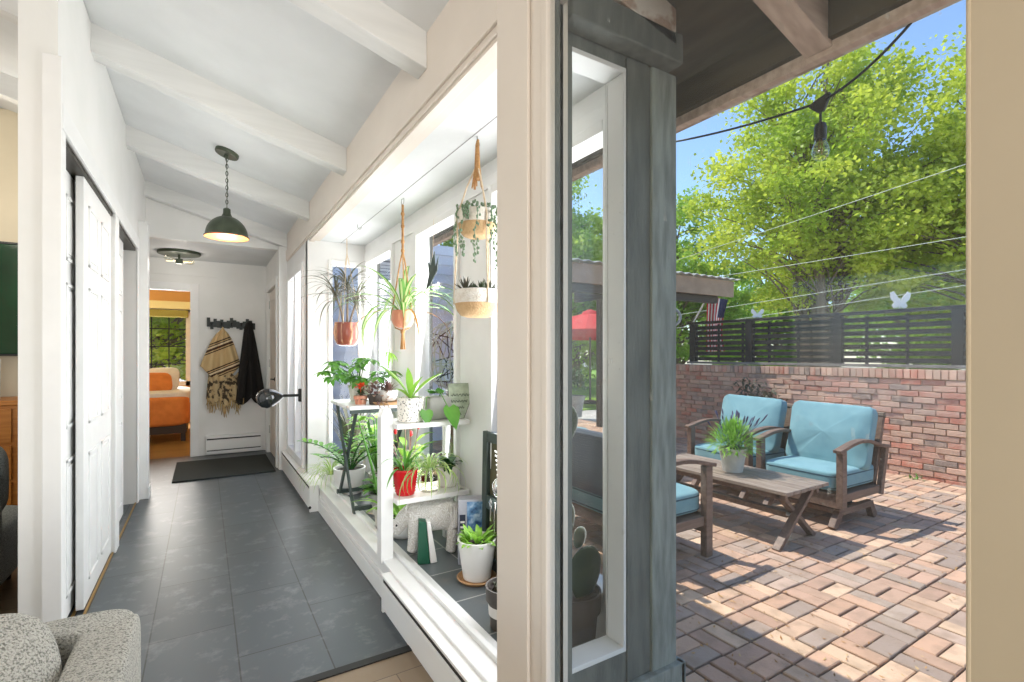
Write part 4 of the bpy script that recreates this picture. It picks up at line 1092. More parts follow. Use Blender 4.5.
MB().box(-.07, .07, -.012, -.006, .05, .25, m_).build('picture', M['table_green'], pf)
MB().bar((0, .01, .22), (0, .12, .0), .03, .006).build('stand', M['linen'], pf)

# ================================================================== bedroom through the doorway
w = MB(); w.box(-2.6, -1.62, 11.2, 11.3, -.02, 2.6).box(-1.62, -.27, 11.2, 11.3, -.02, .75).box(-1.62, -.27, 11.2, 11.3, 2.07, 2.6).box(-.27, 1.5, 11.2, 11.3, -.02, 2.6)
struct(w.build('wall_bedroom', M['orange_wall']), 'apricot bedroom wall around the window')
struct(B('wall_bedroom_side', (1.4, 1.5, 7.46, 11.2, 0, 2.6), M['orange_wall'])); struct(B('wall_bedroom_left', (-2.6, -2.5, 7.46, 11.2, 0, 2.6), M['orange_wall']))
struct(B('floor', (-2.6, 1.5, 7.42, 11.2, -.06, 0), M['bed_floor']), 'brown oak bedroom floor')
struct(B('ceiling', (-2.6, 1.5, 7.45, 11.3, 2.55, 2.62), M['valance']), 'pale bedroom ceiling')
s = sroot('window_9', label='bedroom window with black muntins')
f = MB(); f.box(-1.68, -.21, 11.17, 11.24, .68, .76).box(-.29, -.21, 11.17, 11.24, .68, 2.14).box(-1.68, -1.6, 11.17, 11.24, .68, 2.14).box(-1.68, -.21, 11.17, 11.24, 2.06, 2.14)
f.build('window_frame', M['linen'], s)
mu = MB()
for k in range(1, 5): x = -1.6+k*1.31/5; mu.box(x-.009, x+.009, 11.21, 11.23, .76, 2.06)
for k in range(1, 4): z = .76+k*1.3/4; mu.box(-1.6, -.29, 11.21, 11.23, z-.009, z+.009)
mu.build('muntin', M['black_iron'], s)
B('pane', (-1.6, -.29, 11.235, 11.24, .76, 2.06), M['glass'], s)
bs = thing('bamboo_shade', 'rolled straw bamboo shade across the top of the bedroom window', 'window shade', (-.95, 11.15, 2.0))
B('headrail', (-.75, .78, -.05, 0, .10, .24), M['valance'], bs); B('roll', (-.7, .7, -.06, -.01, -.06, .08), M['bamboo'], bs, bevel=.02)
bd = thing('bed', 'bed with orange spread seen through the bedroom doorway', 'bed', (-1.16, 9.45, 0))
rbox(MB(), -.95, .98, -.80, .80, .22, .66, .18).build('bedspread', M['orange_bed'], bd, smooth=70)
rbox(MB(), -.95, .99, -.74, .82, .50, .73, .25).build('sheet', M['linen'], bd, smooth=70)
B('bed_frame', (-.93, .94, -.74, .74, .12, .26), M['fascia_dark'], bd)
for x in (-.88, .9):
    for y in (-.68, .68): B('leg', (x-.03, x+.03, y-.03, y+.03, 0, .14), M['fascia_dark'], bd)
for k, (x, y, m, rz, lb) in enumerate(((.72, -.3, 'orange_bed', .2, 'orange pillow on the near end of the bed'), (.80, .0, 'linen', -.1, 'white pillow leaning behind the orange one'))):
    b = MB(); m_ = Matrix.Translation((-1.25+x-.1, 9.45+y, .84+.03*k)) @ Matrix.Rotation(rz, 4, 'Z') @ Matrix.Rotation(math.radians(52), 4, 'X')
    soft_box(b, (0, 0, 0), .22, .17+.05*k, .08, .45, .4, .006, k); b.v = [m_ @ q for q in b.v]
    tag(b.build('pillow', M[m], smooth=70), lb, 'pillow')
# ================================================================== plants and ornaments in the bay
FZ = .18
def strap_plant(parent, z, n, L, W, rg, m, name='foliage', el=(.5, 1.3), droop=(1.2, 2.4), r=.03, stripe=None, fold=.25, seg=8, zj=.0):
    b = MB()
    for k in range(n):
        a = 2*PI*k/n+rg.uniform(-.4, .4); rr_ = r*rg.random()
        b.leaf((rr_*math.cos(a), rr_*math.sin(a), z+rg.uniform(0, zj)), a, rg.uniform(*el), L*rg.uniform(.65, 1.1), W*rg.uniform(.75, 1.15), rg.uniform(*droop), fold, seg, stripe=stripe, mid=.35)
    return b.build(name, m if isinstance(m, list) else [m], parent, smooth=50)
# --- dracaena in a copper bowl, farthest hanging plant
rg = random.Random(11)
t = thing('hanging_dracaena', 'spiky dark dracaena in banded copper bowl, farthest hanging plant', 'hanging plant', (1.05, 4.42, 1.34))
MB().lathe([(.05, 0), (.085, .012), (.106, .06), (.112, .12), (.105, .18), (.102, .20), (.094, .20), (.096, .15), (.001, .15)], n=32, cap1=False).build('pot', M['pot_copper'], t, smooth=60)
soil_mb(.095, .175).build('soil', M['soil'], t)
b = MB()
for a in range(3):
    q = 2*PI*a/3; b.tube([(.104*math.cos(q), .104*math.sin(q), .19), (.05*math.cos(q), .05*math.sin(q), .55), (0, 0, .80)], .0035, 5)
b.tube([(0, 0, .8), (0, 0, .925)], .004, 5)
b.build('hanger', M['cord'], t)
b = MB(); tops = []
for k, (dx, dy, hh) in enumerate(((-.10, -.03, .42), (.02, .05, .50), (.06, -.05, .36))):
    b.tube([(dx*.3, dy*.3, .17), (dx*.5, dy*.6, hh*.7), (dx, dy, hh)], [.011, .009, .008], 7); tops.append((dx, dy, hh))
b.build('stem', M['bark'], t, smooth=60)
b = MB()
for (x, y, z) in tops:
    for k in range(36):
        b.leaf((x, y, z+rg.uniform(-.05, .04)), rg.uniform(0, 2*PI), rg.uniform(.0, 1.35), rg.uniform(.26, .44), .015, rg.uniform(.9, 2.5), .3, 8, mid=.3)
b.build('foliage', M['leaf_grey'], t, smooth=50)
# --- spider plant in terracotta macrame
t = thing('hanging_spider_plant', 'bright green spider plant in terracotta pot hung by tasselled jute', 'hanging plant', (1.10, 3.14, 1.44))
MB().lathe([(.03, 0), (.055, .01), (.071, .05), (.073, .08), (.066, .112), (.06, .112), (.058, .09), (.001, .085)], n=28, cap1=False).build('pot', M['pot_terra'], t, smooth=60)
soil_mb(.058, .10).build('soil', M['soil'], t)
b = MB()
for a in range(3):
    q = 2*PI*a/3+.3
    b.tube([(0, 0, -.02), (.05*math.cos(q), .05*math.sin(q), .0), (.078*math.cos(q), .078*math.sin(q), .055), (.07*math.cos(q), .07*math.sin(q), .13), (.02*math.cos(q), .02*math.sin(q), .42), (0, 0, .50)], .0045, 6)
b.tube([(0, 0, .48), (0, 0, .80)], .0085, 8)
for z in (.5, .56, .66, .74): b.ball((0, 0, z), (.013, .013, .016), 8, 6)
b.ball((0, 0, -.025), (.016, .016, .018), 8, 6)
b.build('macrame', M['rope'], t, smooth=50)
b = MB()
for k in range(14):
    a = rg.uniform(0, 6.28); b.tube([(.006*math.cos(a), .006*math.sin(a), -.03), (.014*math.cos(a), .014*math.sin(a), -.14)], .004, 5)
b.build('tassel', M['rope'], t)
ring = [(.0, .022*math.cos(2*PI*k/20), .822+.022*math.sin(2*PI*k/20)) for k in range(21)]
MB().tube(ring, .0035, 6, cap=False).build('ring', M['steel'], t, smooth=60)
strap_plant(t, .10, 27, .52, .034, rg, [M['leaf'], M['leaf_pale']], el=(.35, 1.45), droop=(1.1, 2.7), r=.03, stripe=1)
b = MB()
for k in range(5):
    a = rg.uniform(0, 6.28); b.leaf((.05*math.cos(a), .05*math.sin(a), .10), a, .2, .42, .016, 1.9, .3, 8, mid=.3)
b.build('dry_leaves', M['leaf_brown'], t, smooth=50)
# runner with plantlet hanging below
b = MB(); q = Vector((-.07, .06, -.16)); b.tube([(0, 0, .1), (-.06, .04, .12), (-.08, .06, -.02), q], .0025, 5)
for k in range(14): b.leaf(q, rg.uniform(0, 6.28), rg.uniform(-.9, .5), rg.uniform(.07, .13), .012, 1.2, .2, 5, mid=.35)
b.build('plantlet', M['leaf_light'], t, smooth=50)
# --- two-tier hanging planter
t = thing('two_tier_planter', 'two tier macrame hanger with white and tan bowls, nearest hanging plant', 'hanging plant', (1.08, 2.06, 1.44))
def bowl(z, r, h, tname):
    MB().lathe([(r*.50, z), (r*.74, z+.008), (r*.92, z+h*.25), (r*1.0, z+h*.5)], n=40, cap1=False).build('bowl_base', M['tan_pot'], t, smooth=60)
    return MB().lathe([(r*1.0, z+h*.5), (r*1.03, z+h*.75), (r*1.0, z+h), (r*.93, z+h), (r*.93, z+h*.8), (.001, z+h*.8)], n=40, cap0=False, cap1=False).build('bowl', M['white_dot'], t, smooth=60)
bowl(0, .104, .125, ''); bowl(.37, .09, .12, '')
soil_mb(.092, .115).build('soil', M['soil'], t); soil_mb(.083, .485).build('soil', M['soil'], t)
b = MB()
for a in range(3):
    q = 2*PI*a/3+.5; c_, s_ = math.cos(q), math.sin(q)
    b.tube([(.108*c_, .108*s_, .06), (.106*c_, .106*s_, .13), (.092*c_, .092*s_, .37), (.096*c_, .096*s_, .46), (.05*c_, .05*s_, .6), (.006*c_, .006*s_, .70)], .004, 6)
b.build('cord', M['cord'], t, smooth=60)
b = MB(); b.tube([(0, 0, .64), (0, 0, .70), (0, 0, .80), (.004, 0, .825)], [.022, .014, .010, .006], 8)
for k in range(12):
    a = rg.uniform(0, 6.28); b.tube([(.012*math.cos(a), .012*math.sin(a), .69), (.026*math.cos(a), .026*math.sin(a), .60)], .003, 5)
b.build('knot', M['rope'], t, smooth=60)
MB().tube([(0, 0, .842), (0, 0, .825), (.01, 0, .812), (.012, 0, .80), (.004, 0, .79)], .003, 6).build('hook', M['steel'], t)
b = MB()
for k in range(13):
    a = 2*PI*k/13+rg.uniform(-.2, .2); p = [Vector((.07*math.cos(a), .07*math.sin(a), .49)), Vector((.096*math.cos(a), .096*math.sin(a), .50))]
    L_ = rg.uniform(.05, .24) if k % 3 else rg.uniform(.18, .3)
    for j in range(1, 9): p.append(Vector((.104*math.cos(a)+.006*math.sin(j), .104*math.sin(a)+.006*math.cos(j*1.4), .50-L_*j/8)))
    b.tube(p, .0015, 4)
    for q in p[1:]:
        for e in range(3): b.ball(q+Vector((rg.uniform(-.008, .008), rg.uniform(-.008, .008), rg.uniform(-.012, .012))), (.005, .005, .007), 6, 4)
for k in range(40):
    a = rg.uniform(0, 6.28); r_ = .08*math.sqrt(rg.random()); b.ball((r_*math.cos(a), r_*math.sin(a), .50+rg.uniform(0, .02)), (.007, .007, .008), 6, 4)
b.build('string_foliage', M['leaf_string'], t, smooth=60)
b = MB()
for (x, y, s_) in ((-.05, .02, 1), (.055, -.01, .95), (.0, -.045, .7), (.01, .05, .7)):
    for k in range(22):
        a = k*2.4; el = .2+1.2*k/22; b.leaf((x, y, .115), a, el, .075*s_*rg.uniform(.8, 1.1), .014, -.2, .5, 4, mid=.3)
b.build('succulents', M['succulent'], t, smooth=50)
# --- empty hook
tag(MB().tube([(0, 0, .04), (0, 0, .015), (.016, 0, .0), (.03, 0, .016), (.026, 0, .024)], .003, 6).build('ceiling_hook', M['steel'], loc=(1.02, 3.95, 2.242)), 'small empty steel hook in the bay ceiling', 'hook')
# --- swallow ornament hung at the window
t = thing('bird_ornament', 'dark cut metal flying bird ornament hanging at the bay window', 'ornament', (1.235, 2.97, 1.80))
b = MB(); b.prism([(-.055, -.115), (-.028, -.02), (-.04, .06), (-.012, .035), (.02, .12), (.03, .02), (.055, .085), (.045, -.005), (.01, -.05), (-.02, -.09)], (0, 0, 0), (.35, -.9, 0), (0, 0, 1), .006)
b.build('bird', M['table_green'], t); MB().tube([(0, 0, .03), (.01, 0, .33)], .0012, 4).build('thread', M['cord'], t)
# --- tangled wire sculpture outside the middle pane
t = thing('wire_sculpture', 'tangled pale wire globe standing outside behind the middle bay window', 'sculpture', (1.95, 4.2, PZ))
b = MB(); d = MB()
for k in range(46):
    def sp():
        a, z = rg.uniform(0, 6.28), rg.uniform(-.9, 1); r_ = math.sqrt(1-min(.99, z*z)); return Vector((.27*r_*math.cos(a), .27*r_*math.sin(a), 1.36+.30*z))
    p, q = sp(), sp(); m_ = (p+q)/2+Vector((rg.uniform(-.05, .05), rg.uniform(-.05, .05), rg.uniform(-.05, .05)))
    (b if k % 3 else d).tube([p, m_, q], .005, 5)
for k in range(6):
    a = PI*k/6; b.tube([(.28*math.cos(a)*math.cos(2*PI*j/28), .28*math.sin(a)*math.cos(2*PI*j/28), 1.36+.31*math.sin(2*PI*j/28)) for j in range(29)], .006, 5, cap=False)
b.build('pale_wire', M['wire_white'], t, smooth=50); d.build('dark_wire', M['black_iron'], t, smooth=50)
b = MB()
for k in range(16): 
    a = rg.uniform(0, 6.28); r_ = rg.uniform(.05, .2)
    b.tube([(0, 0, .55), (r_*.5*math.cos(a), r_*.5*math.sin(a), .8), (r_*1.4*math.cos(a), r_*1.4*math.sin(a), 1.12)], [.01, .007, .003], 5)
b.tube([(0, 0, 0), (0, 0, .6)], .02, 8).build('stalk', M['bark'], t)
# hoop left of it
b = MB()
for k in range(4):
    r_ = .16+.05*k; b.tube([(r_*.8*math.cos(PI*.35+1.9*j/14), .1*k-.1, 1.7+r_*1.1*math.sin(PI*.35+1.9*j/14)) for j in range(15)], .004, 5)
b.build('hoop', M['wire_white'], t)

# --- plant stand: post, shelves
t = thing('plant_stand', 'white plant stand with two shelves and front post in the bay', 'shelf', (.815, 2.60, FZ))
b = MB(); b.prism([(-.033, .0), (.033, .0), (.033, .76), (.018, .805), (-.018, .805), (-.033, .76)], (.0, 0, 0.0), (1, 0, 0), (0, 0, 1), .07)
b.build('post', M['white_trim'], t, bevel=.004)
b = MB(); b.box(-.01, .42, .30, .34, 0, .05); 
for zz in (.725, .335):
    B('shelf_board', (.031, .448, -.10, .17, zz-.026, zz), M['white_trim'], t, bevel=.003)
MB().box(.40, .435, .13, .17, 0, .70).build('rear_post', M['white_trim'], t, bevel=.003)
MB().box(.40, .43, -.08, -.05, .22, .335).build('bracket', M['white_trim'], t, bevel=.003)
S1, S2 = FZ+.725, FZ+.335
# top shelf things
t = thing('speckled_planter', 'white planter with black speckle print and broad upright leaves, top shelf', 'potted plant', (.955, 2.60, S1))
MB().lathe([(.064, 0), (.07, .004), (.073, .13), (.066, .13), (.064, .1), (.001, .1)], n=32, cap1=False).build('pot', M['speckled'], t, smooth=50)
soil_mb(.064, .118).build('soil', M['soil'], t)
b = MB()
for a, el, L_, W_ in ((2.7, 1.05, .27, .055), (.0, .85, .25, .05), (3.6, .75, .14, .035), (1.4, 1.3, .2, .04), (5.2, 1.2, .16, .035), (4.4, .4, .12, .03), (.7, .35, .1, .03)): b.leaf((0, 0, .115), a, el, L_, W_, .5, .45, 8, mid=.5)
b.build('foliage', [M['leaf_light']], t, smooth=50)
t = thing('grey_planter', 'grey square cornered planter with a trailing heart leaf, top shelf', 'potted plant', (1.125, 2.62, S1))
MB().ball((0, 0, .065), (.073, .06, .066), 32, 14, .35).build('pot', M['pot_grey'], t, smooth=50)
b = MB()
def heart(b, p, az, el, s):
    p = Vector(p); u = Vector((math.cos(az)*math.cos(el), math.sin(az)*math.cos(el), math.sin(el))); h_ = Vector((-math.sin(az), math.cos(az), 0)); nn = u.cross(h_)
    pts = [(-.12, .22), (.05, .42), (.3, .42), (.65, .24), (1, 0)]; n = len(b.v)
    ctr = [-.02, .1, .3, .65, 1]
    for (l, w_), c in zip(pts, ctr): b.v += [p+u*l*s+h_*w_*s+nn*w_*s*.15, p+u*c*s-nn*.02*s, p+u*l*s-h_*w_*s+nn*w_*s*.15]
    for i in range(4):
        a = n+i*3; b.face([a, a+1, a+4, a+3]); b.face([a+1, a+2, a+5, a+4])
b.tube([(0, 0, .12), (-.02, -.08, .15), (.0, -.13, .08), (.01, -.135, .07)], .0025, 5)
heart(b, (.01, -.135, .075), -1.3, -1.15, .13)
for k in range(9): heart(b, (rg.uniform(-.05, .05), rg.uniform(-.03, .03), .13+rg.uniform(0, .03)), rg.uniform(0, 6.28), rg.uniform(-.1, .6), rg.uniform(.04, .06))
heart(b, (-.11, -.09, .06), -1.6, -1.2, .085); b.tube([(-.03, 0, .12), (-.09, -.05, .13), (-.11, -.09, .07)], .0025, 5)
b.build('foliage', M['leaf'], t, smooth=60)
t = thing('glass_plaque', 'leaning trapezoid glass plaque with dark edge and squiggles on the top shelf', 'plaque', (1.215, 2.545, S1))
m_ = Matrix.Rotation(-.25, 4, 'Z') @ Matrix.Rotation(-.12, 4, 'X')
out = [(-.05, .004), (.03, .004), (.11, .20), (-.055, .20)]
b = MB(); b.prism(out, (0, 0, 0), (1, 0, 0), (0, 0, 1), .006); b.v = [m_ @ q for q in b.v]
b.build('panel', mat('pale green frosted glass', rgb(178, 190, 166), .35, rgb(150, 162, 140), 30), t)
b = MB(); k = [(x, -.0, z) for x, z in out]+[(out[0][0], 0, out[0][1])]; b.tube(k, .003, 6); b.v = [m_ @ q for q in b.v]; b.build('rim', M['black_iron'], t)
b = MB()
for r_ in range(4):
    z = .03+.035*r_; x0, x1 = -.04, .015+.01*r_+.008*r_
    b.tube([(x0+(x1-x0)*j/16, -.006, z+.009*math.sin(j*2.3+r_)) for j in range(17)], .0018, 4)
b.v = [m_ @ q for q in b.v]; b.build('squiggle', M['table_green'], t)
# second shelf
t = thing('red_pot_plant', 'spiky green plant in ribbed glossy red pot on the second shelf', 'potted plant', (.925, 2.60, S2))
pr = [(.03, 0), (.047, .0)]
for k in range(9): z = .012+.014*k; r_ = .049+.018*z/.13; pr += [(r_, z), (r_+.005, z+.007)]
pr += [(.068, .138), (.06, .138), (.057, .1), (.001, .1)]
MB().lathe(pr, n=36, cap1=False).build('pot', M['pot_red'], t, smooth=80)
soil_mb(.058, .115).build('soil', M['soil'], t)
strap_plant(t, .11, 24, .26, .018, rg, M['leaf'], el=(.6, 1.5), droop=(.6, 2.4), r=.03)
t = thing('spider_plant', 'pale striped spider plant spilling over a clear jar, second shelf middle', 'potted plant', (1.06, 2.59, S2))
MB().lathe([(.045, 0), (.055, .01), (.058, .09), (.05, .12), (.047, .12), (.05, .09), (.047, .014), (.001, .01)], n=28, cap1=False).build('jar', M['bulb_clear'], t, smooth=50)
soil_mb(.045, .08).build('soil', M['soil'], t)
strap_plant(t, .11, 46, .30, .013, rg, [M['leaf_pale'], M['leaf_light']], el=(.5, 1.4), droop=(2.0, 3.6), r=.035, stripe=1)
t = thing('white_pot_plant', 'small white pot with dark leaves at the window end of the second shelf', 'potted plant', (1.19, 2.64, S2))
MB().lathe([(.045, 0), (.052, .005), (.058, .115), (.052, .115), (.05, .09), (.001, .09)], n=28, cap1=False).build('pot', M['pot_white'], t, smooth=50)
soil_mb(.05, .10).build('soil', M['soil'], t)
b = MB()
for k in range(14): b.leaf((rg.uniform(-.02, .02), rg.uniform(-.02, .02), .10), rg.uniform(0, 6.28), rg.uniform(.3, 1.2), rg.uniform(.1, .18), .04, 1.1, .35, 6)
b.build('foliage', M['leaf_dark'], t, smooth=60)

# --- green folding table with plants
t = thing('folding_table', 'folding table with chipped white top and dark green crossed legs', 'table', (1.03, 3.68, FZ))
MB().box(-.21, .22, -.30, .30, .715, .74).build('table_top', M['table_white'], t, bevel=.006)
for sx in (-.17, .18):
    MB().bar((sx, -.27, 0), (sx, .25, .715), .014, .032).build('leg', M['table_green'], t)
    MB().bar((sx+.02, .27, 0), (sx+.02, -.25, .715), .014, .032).build('leg', M['table_green'], t)
for d_ in ((-.17, .2, -.265, -.235, .03, .06), (-.17, .2, .235, .265, .03, .06), (-.2, .21, -.28, -.26, .69, .715)): B('crossbar', d_, M['table_green'], t)
TT = FZ+.74
def umbrella_plant(t, rg, z, spread=.28, h=.3, n=16):
    b = MB(); st = MB()
    for k in range(n):
        a = rg.uniform(0, 6.28); r_ = spread*rg.uniform(.2, 1); q = Vector((r_*math.cos(a), r_*math.sin(a), z+h*rg.uniform(.25, 1)*(1-.4*r_/spread)))
        st.tube([(0, 0, z), (q.x*.4, q.y*.4, z+(q.z-z)*.7), q], .003, 5)
        for j in range(8): b.leaf(q, 2*PI*j/8, rg.uniform(-.4, .1), rg.uniform(.07, .12), .036, .7, .25, 5)
    st.build('stem', M['leaf_dark'], t); b.build('foliage', M['leaf'], t, smooth=60)
t = thing('umbrella_plant', 'leafy umbrella plant at the back of the folding table', 'potted plant', (.99, 3.80, TT))
pot_mb(.06, .075, .12).build('pot', M['pot_cream'], t, smooth=40); soil_mb(.062, .105).build('soil', M['soil'], t)
umbrella_plant(t, rg, .10, .27, .28, 22)
t = thing('orange_bloom', 'small plant with orange red bloom on the folding table', 'potted plant', (.93, 3.52, TT))
pot_mb(.035, .045, .06).build('pot', M['pot_terra'], t, smooth=40)
b = MB()
for k in range(12): b.leaf((0, 0, .06), rg.uniform(0, 6.28), rg.uniform(.2, 1.2), .07, .025, .6, .2, 4)
b.build('foliage', M['leaf_dark'], t)
b = MB()
for k in range(22): a = rg.uniform(0, 6.28); b.leaf((.01*math.cos(a), .01*math.sin(a), .12), a, rg.uniform(-.2, 1.4), .04, .022, .5, .3, 3)
b.tube([(0, 0, .05), (0, 0, .12)], .003, 5); b.build('bloom', M['leaf_red'], t)
t = thing('purple_plant', 'trailing purple brown leaved plant on a terracotta tray', 'potted plant', (1.02, 3.46, TT))
pot_mb(.045, .055, .07).build('pot', M['pot_brown'], t, smooth=40)
b = MB()
for k in range(110):
    a = rg.uniform(0, 6.28); r_ = rg.uniform(.0, .11); z = .13*(1-(r_/.12)**2)+rg.uniform(-.02, .03)
    b.leaf((r_*math.cos(a), r_*math.sin(a), max(.02, z)), a, rg.uniform(-.3, .9), rg.uniform(.03, .05), .026, .8, .3, 4)
b.build('foliage', M['leaf_purple'], t, smooth=60)
b = MB()
for k in range(3):
    p0 = [(-.02+.03*k, -.10, .03), (-.03+.03*k, -.19, .0), (-.02+.03*k, -.20, -.1), (-.0+.03*k, -.20, -.2-.05*k)]
    b.tube(p0, .003, 5)
    for j in range(14):
        q = Vector(p0[2]).lerp(Vector(p0[3]), j/13)+Vector((rg.uniform(-.02, .02), rg.uniform(-.02, .02), 0)); b.leaf(q, rg.uniform(0, 6.28), rg.uniform(-.8, .4), .045, .022, .8, .3, 4)
b.build('trailing_stem', M['leaf_purple'], t, smooth=60)
t = thing('white_bowl_planter', 'small white striped bowl with a dark red tipped plant on the tray', 'potted plant', (1.10, 3.44, TT+.022))
MB().lathe([(.04, 0), (.05, .004), (.066, .04), (.068, .075), (.06, .075), (.056, .05), (.001, .05)], n=28, cap1=False).build('bowl', M['pot_white'], t, smooth=50)
b = MB()
for k in range(16): b.leaf((0, 0, .055), rg.uniform(0, 6.28), rg.uniform(.5, 1.4), rg.uniform(.06, .12), .02, .5, .3, 4)
b.build('foliage', M['leaf_purple'], t, smooth=60)
b = MB(); b.lathe([(.001, 0), (.10, 0), (.115, .018), (.108, .02), (.098, .008), (.001, .008)], n=36, cap1=False)
tag(b.build('terracotta_tray', M['saucer'], smooth=40, loc=(1.10, 3.44, TT)), 'round terracotta tray under the white bowl on the folding table', 'tray')

# --- bay floor plants
t = thing('zz_plant', 'white footed pot with a glossy arching leafy plant near the far post', 'potted plant', (.975, 4.02, FZ))
MB().lathe([(.07, 0), (.09, .004), (.092, .05), (.112, .075), (.122, .20), (.112, .20), (.11, .17), (.001, .17)], n=36, cap1=False).build('pot', M['pot_white'], t, smooth=40)
soil_mb(.11, .18).build('soil', M['soil'], t)
b = MB(); st = MB()
for k in range(9):
    a = 2*PI*k/9+rg.uniform(-.2, .2) if k else 5.4; L_ = rg.uniform(.28, .44); el = rg.uniform(.85, 1.3); pts = [Vector((.02*math.cos(a), .02*math.sin(a), .18))]; e_ = el
    for j in range(9): pts.append(pts[-1]+Vector((math.cos(a)*math.cos(e_), math.sin(a)*math.cos(e_), math.sin(e_)))*L_/9); e_ -= .11
    st.tube(pts, [.008]*4+[.005]*6, 6)
    for j in range(2, 10):
        for sg in (-1, 1): b.leaf(pts[j], a+sg*1.1, .35, rg.uniform(.07, .1), .036, .3, .25, 5)
st.build('stem', M['leaf_dark'], t, smooth=60); b.build('foliage', M['leaf'], t, smooth=60)
t = thing('grass_plant', 'wispy pale grass plant at the foot of the far post', 'potted plant', (.90, 4.32, FZ))
pot_mb(.05, .065, .10).build('pot', M['pot_white'], t, smooth=40); soil_mb(.05, .085).build('soil', M['soil'], t)
strap_plant(t, .09, 80, .36, .007, rg, [M['leaf_pale'], M['leaf_light']], el=(.5, 1.4), droop=(1.6, 3.2), r=.03, stripe=1)
t = thing('palm_plant', 'tall feathery green plant in the far window corner of the bay', 'potted plant', (1.09, 4.42, FZ))
pot_mb(.07, .09, .16).build('pot', M['pot_grey'], t, smooth=40); soil_mb(.08, .14).build('soil', M['soil'], t)
b = MB()
for k in range(60): a = rg.uniform(0, 6.28); b.leaf((.03*math.cos(a), .03*math.sin(a), .14+rg.uniform(0, .2)), a, rg.uniform(1.15, 1.5), rg.uniform(.25, .5), .022, rg.uniform(.2, .9), .25, 8)
b.build('foliage', M['leaf_grey'], t, smooth=60)
t = thing('dieffenbachia', 'broad leaved green plant behind the folding table legs', 'potted plant', (1.19, 3.98, FZ))
pot_mb(.06, .075, .14).build('pot', M['pot_cream'], t, smooth=40); soil_mb(.065, .12).build('soil', M['soil'], t)
b = MB(); st = MB()
for k in range(26):
    a = rg.uniform(0, 6.28); L_ = rg.uniform(.18, .46); p = Vector((0, 0, .12)); q = Vector((.11*math.cos(a)*rg.random(), .11*math.sin(a)*rg.random(), .12+L_)); st.tube([p, q], .005, 5); b.leaf(q, a, .5, rg.uniform(.12, .2), .065, 1.1, .3, 6)
st.build('stem', M['leaf'], t); b.build('foliage', M['leaf_light'], t, smooth=60)
t = thing('fern_pot', 'small leafy plant in grey tapered pot on a stone saucer', 'potted plant', (1.04, 3.42, FZ+.014))
pot_mb(.055, .078, .12).build('pot', M['pot_grey'], t, smooth=40); soil_mb(.066, .105).build('soil', M['soil'], t)
b = MB()
for k in range(70): a = rg.uniform(0, 6.28); r_ = .05*rg.random(); b.leaf((r_*math.cos(a), r_*math.sin(a), .10+rg.uniform(0, .1)), a, rg.uniform(.0, 1.3), rg.uniform(.07, .13), .035, .9, .25, 5)
b.build('foliage', M['leaf'], t, smooth=60)
b = MB(); b.lathe([(.001, 0), (.09, 0), (.10, .012), (.09, .014), (.001, .010)], n=32, cap1=False)
tag(b.build('saucer', M['pot_cream'], smooth=40, loc=(1.04, 3.42, FZ)), 'pale stone saucer under the small leafy grey pot', 'saucer')
t = thing('aloe_pot', 'white rimmed pot with tall green stems just behind the front post', 'potted plant', (.955, 3.06, FZ))
MB().lathe([(.045, 0), (.05, .004), (.062, .11), (.07, .112), (.072, .14), (.062, .14), (.06, .11), (.001, .11)], n=32, cap1=False).build('pot', M['pot_cream'], t, smooth=40)
soil_mb(.058, .125).build('soil', M['soil'], t)
b = MB()
for a, h_, ln in ((2.6, .55, .16), (.4, .62, .03), (4.2, .40, .08), (1.8, .34, .05), (5.4, .3, .1)): b.tube([(.015*math.cos(a), .015*math.sin(a), .12), (ln*.5*math.cos(a), ln*.5*math.sin(a), .12+h_*.5), (ln*math.cos(a), ln*math.sin(a), .12+h_)], [.011, .009, .004], 7)
b.build('stems', M['leaf'], t, smooth=60)
b = MB()
for k in range(14): b.leaf((0, 0, .13), rg.uniform(0, 6.28), rg.uniform(.4, 1.2), rg.uniform(.12, .25), .022, .9, .25, 6)
b.build('foliage', M['leaf_light'], t, smooth=60)
t = thing('white_bowl_pot', 'round white bowl with trailing leaves behind the rhinoceros statue', 'potted plant', (1.03, 2.90, FZ))
MB().lathe([(.06, 0), (.085, .006), (.105, .06), (.108, .125), (.098, .125), (.096, .09), (.001, .09)], n=36, cap1=False).build('bowl', M['pot_white'], t, smooth=60)
soil_mb(.095, .105).build('soil', M['soil'], t)
b = MB()
for k in range(34): a = rg.uniform(0, 6.28); b.leaf((.05*math.cos(a), .05*math.sin(a), .11), a, rg.uniform(.3, 1.4), rg.uniform(.1, .17), .035, 1.0, .25, 5)
b.build('foliage', M['leaf_light'], t, smooth=60)
t = thing('leafy_red_bud_plant', 'dark stemmed plant with red buds behind the red pot', 'potted plant', (1.06, 2.98, FZ))
t.location = (1.13, 3.12, FZ)
pot_mb(.055, .07, .13).build('pot', M['pot_grey'], t, smooth=40); soil_mb(.06, .115).build('soil', M['soil'], t)
b = MB(); rd = MB()
for k in range(9):
    a = rg.uniform(0, 6.28); r_ = rg.uniform(.02, .10); q = Vector((r_*math.cos(a), r_*math.sin(a), rg.uniform(.55, .78))); b.tube([(0, 0, .12), (q.x*.5, q.y*.5, .4), q], [.006, .004, .003], 5); MB().ball(q, (.012, .012, .02), 8, 6).build('bud', M['pot_red'], t, smooth=60)
b.build('stem', M['leaf_purple'], t)
b = MB()
for k in range(30): a = rg.uniform(0, 6.28); b.leaf((.04*math.cos(a), .04*math.sin(a), rg.uniform(.13, .5)), a, rg.uniform(.2, 1.2), rg.uniform(.1, .2), .05, 1.0, .25, 5)
b.build('foliage', M['leaf_light'], t, smooth=60)

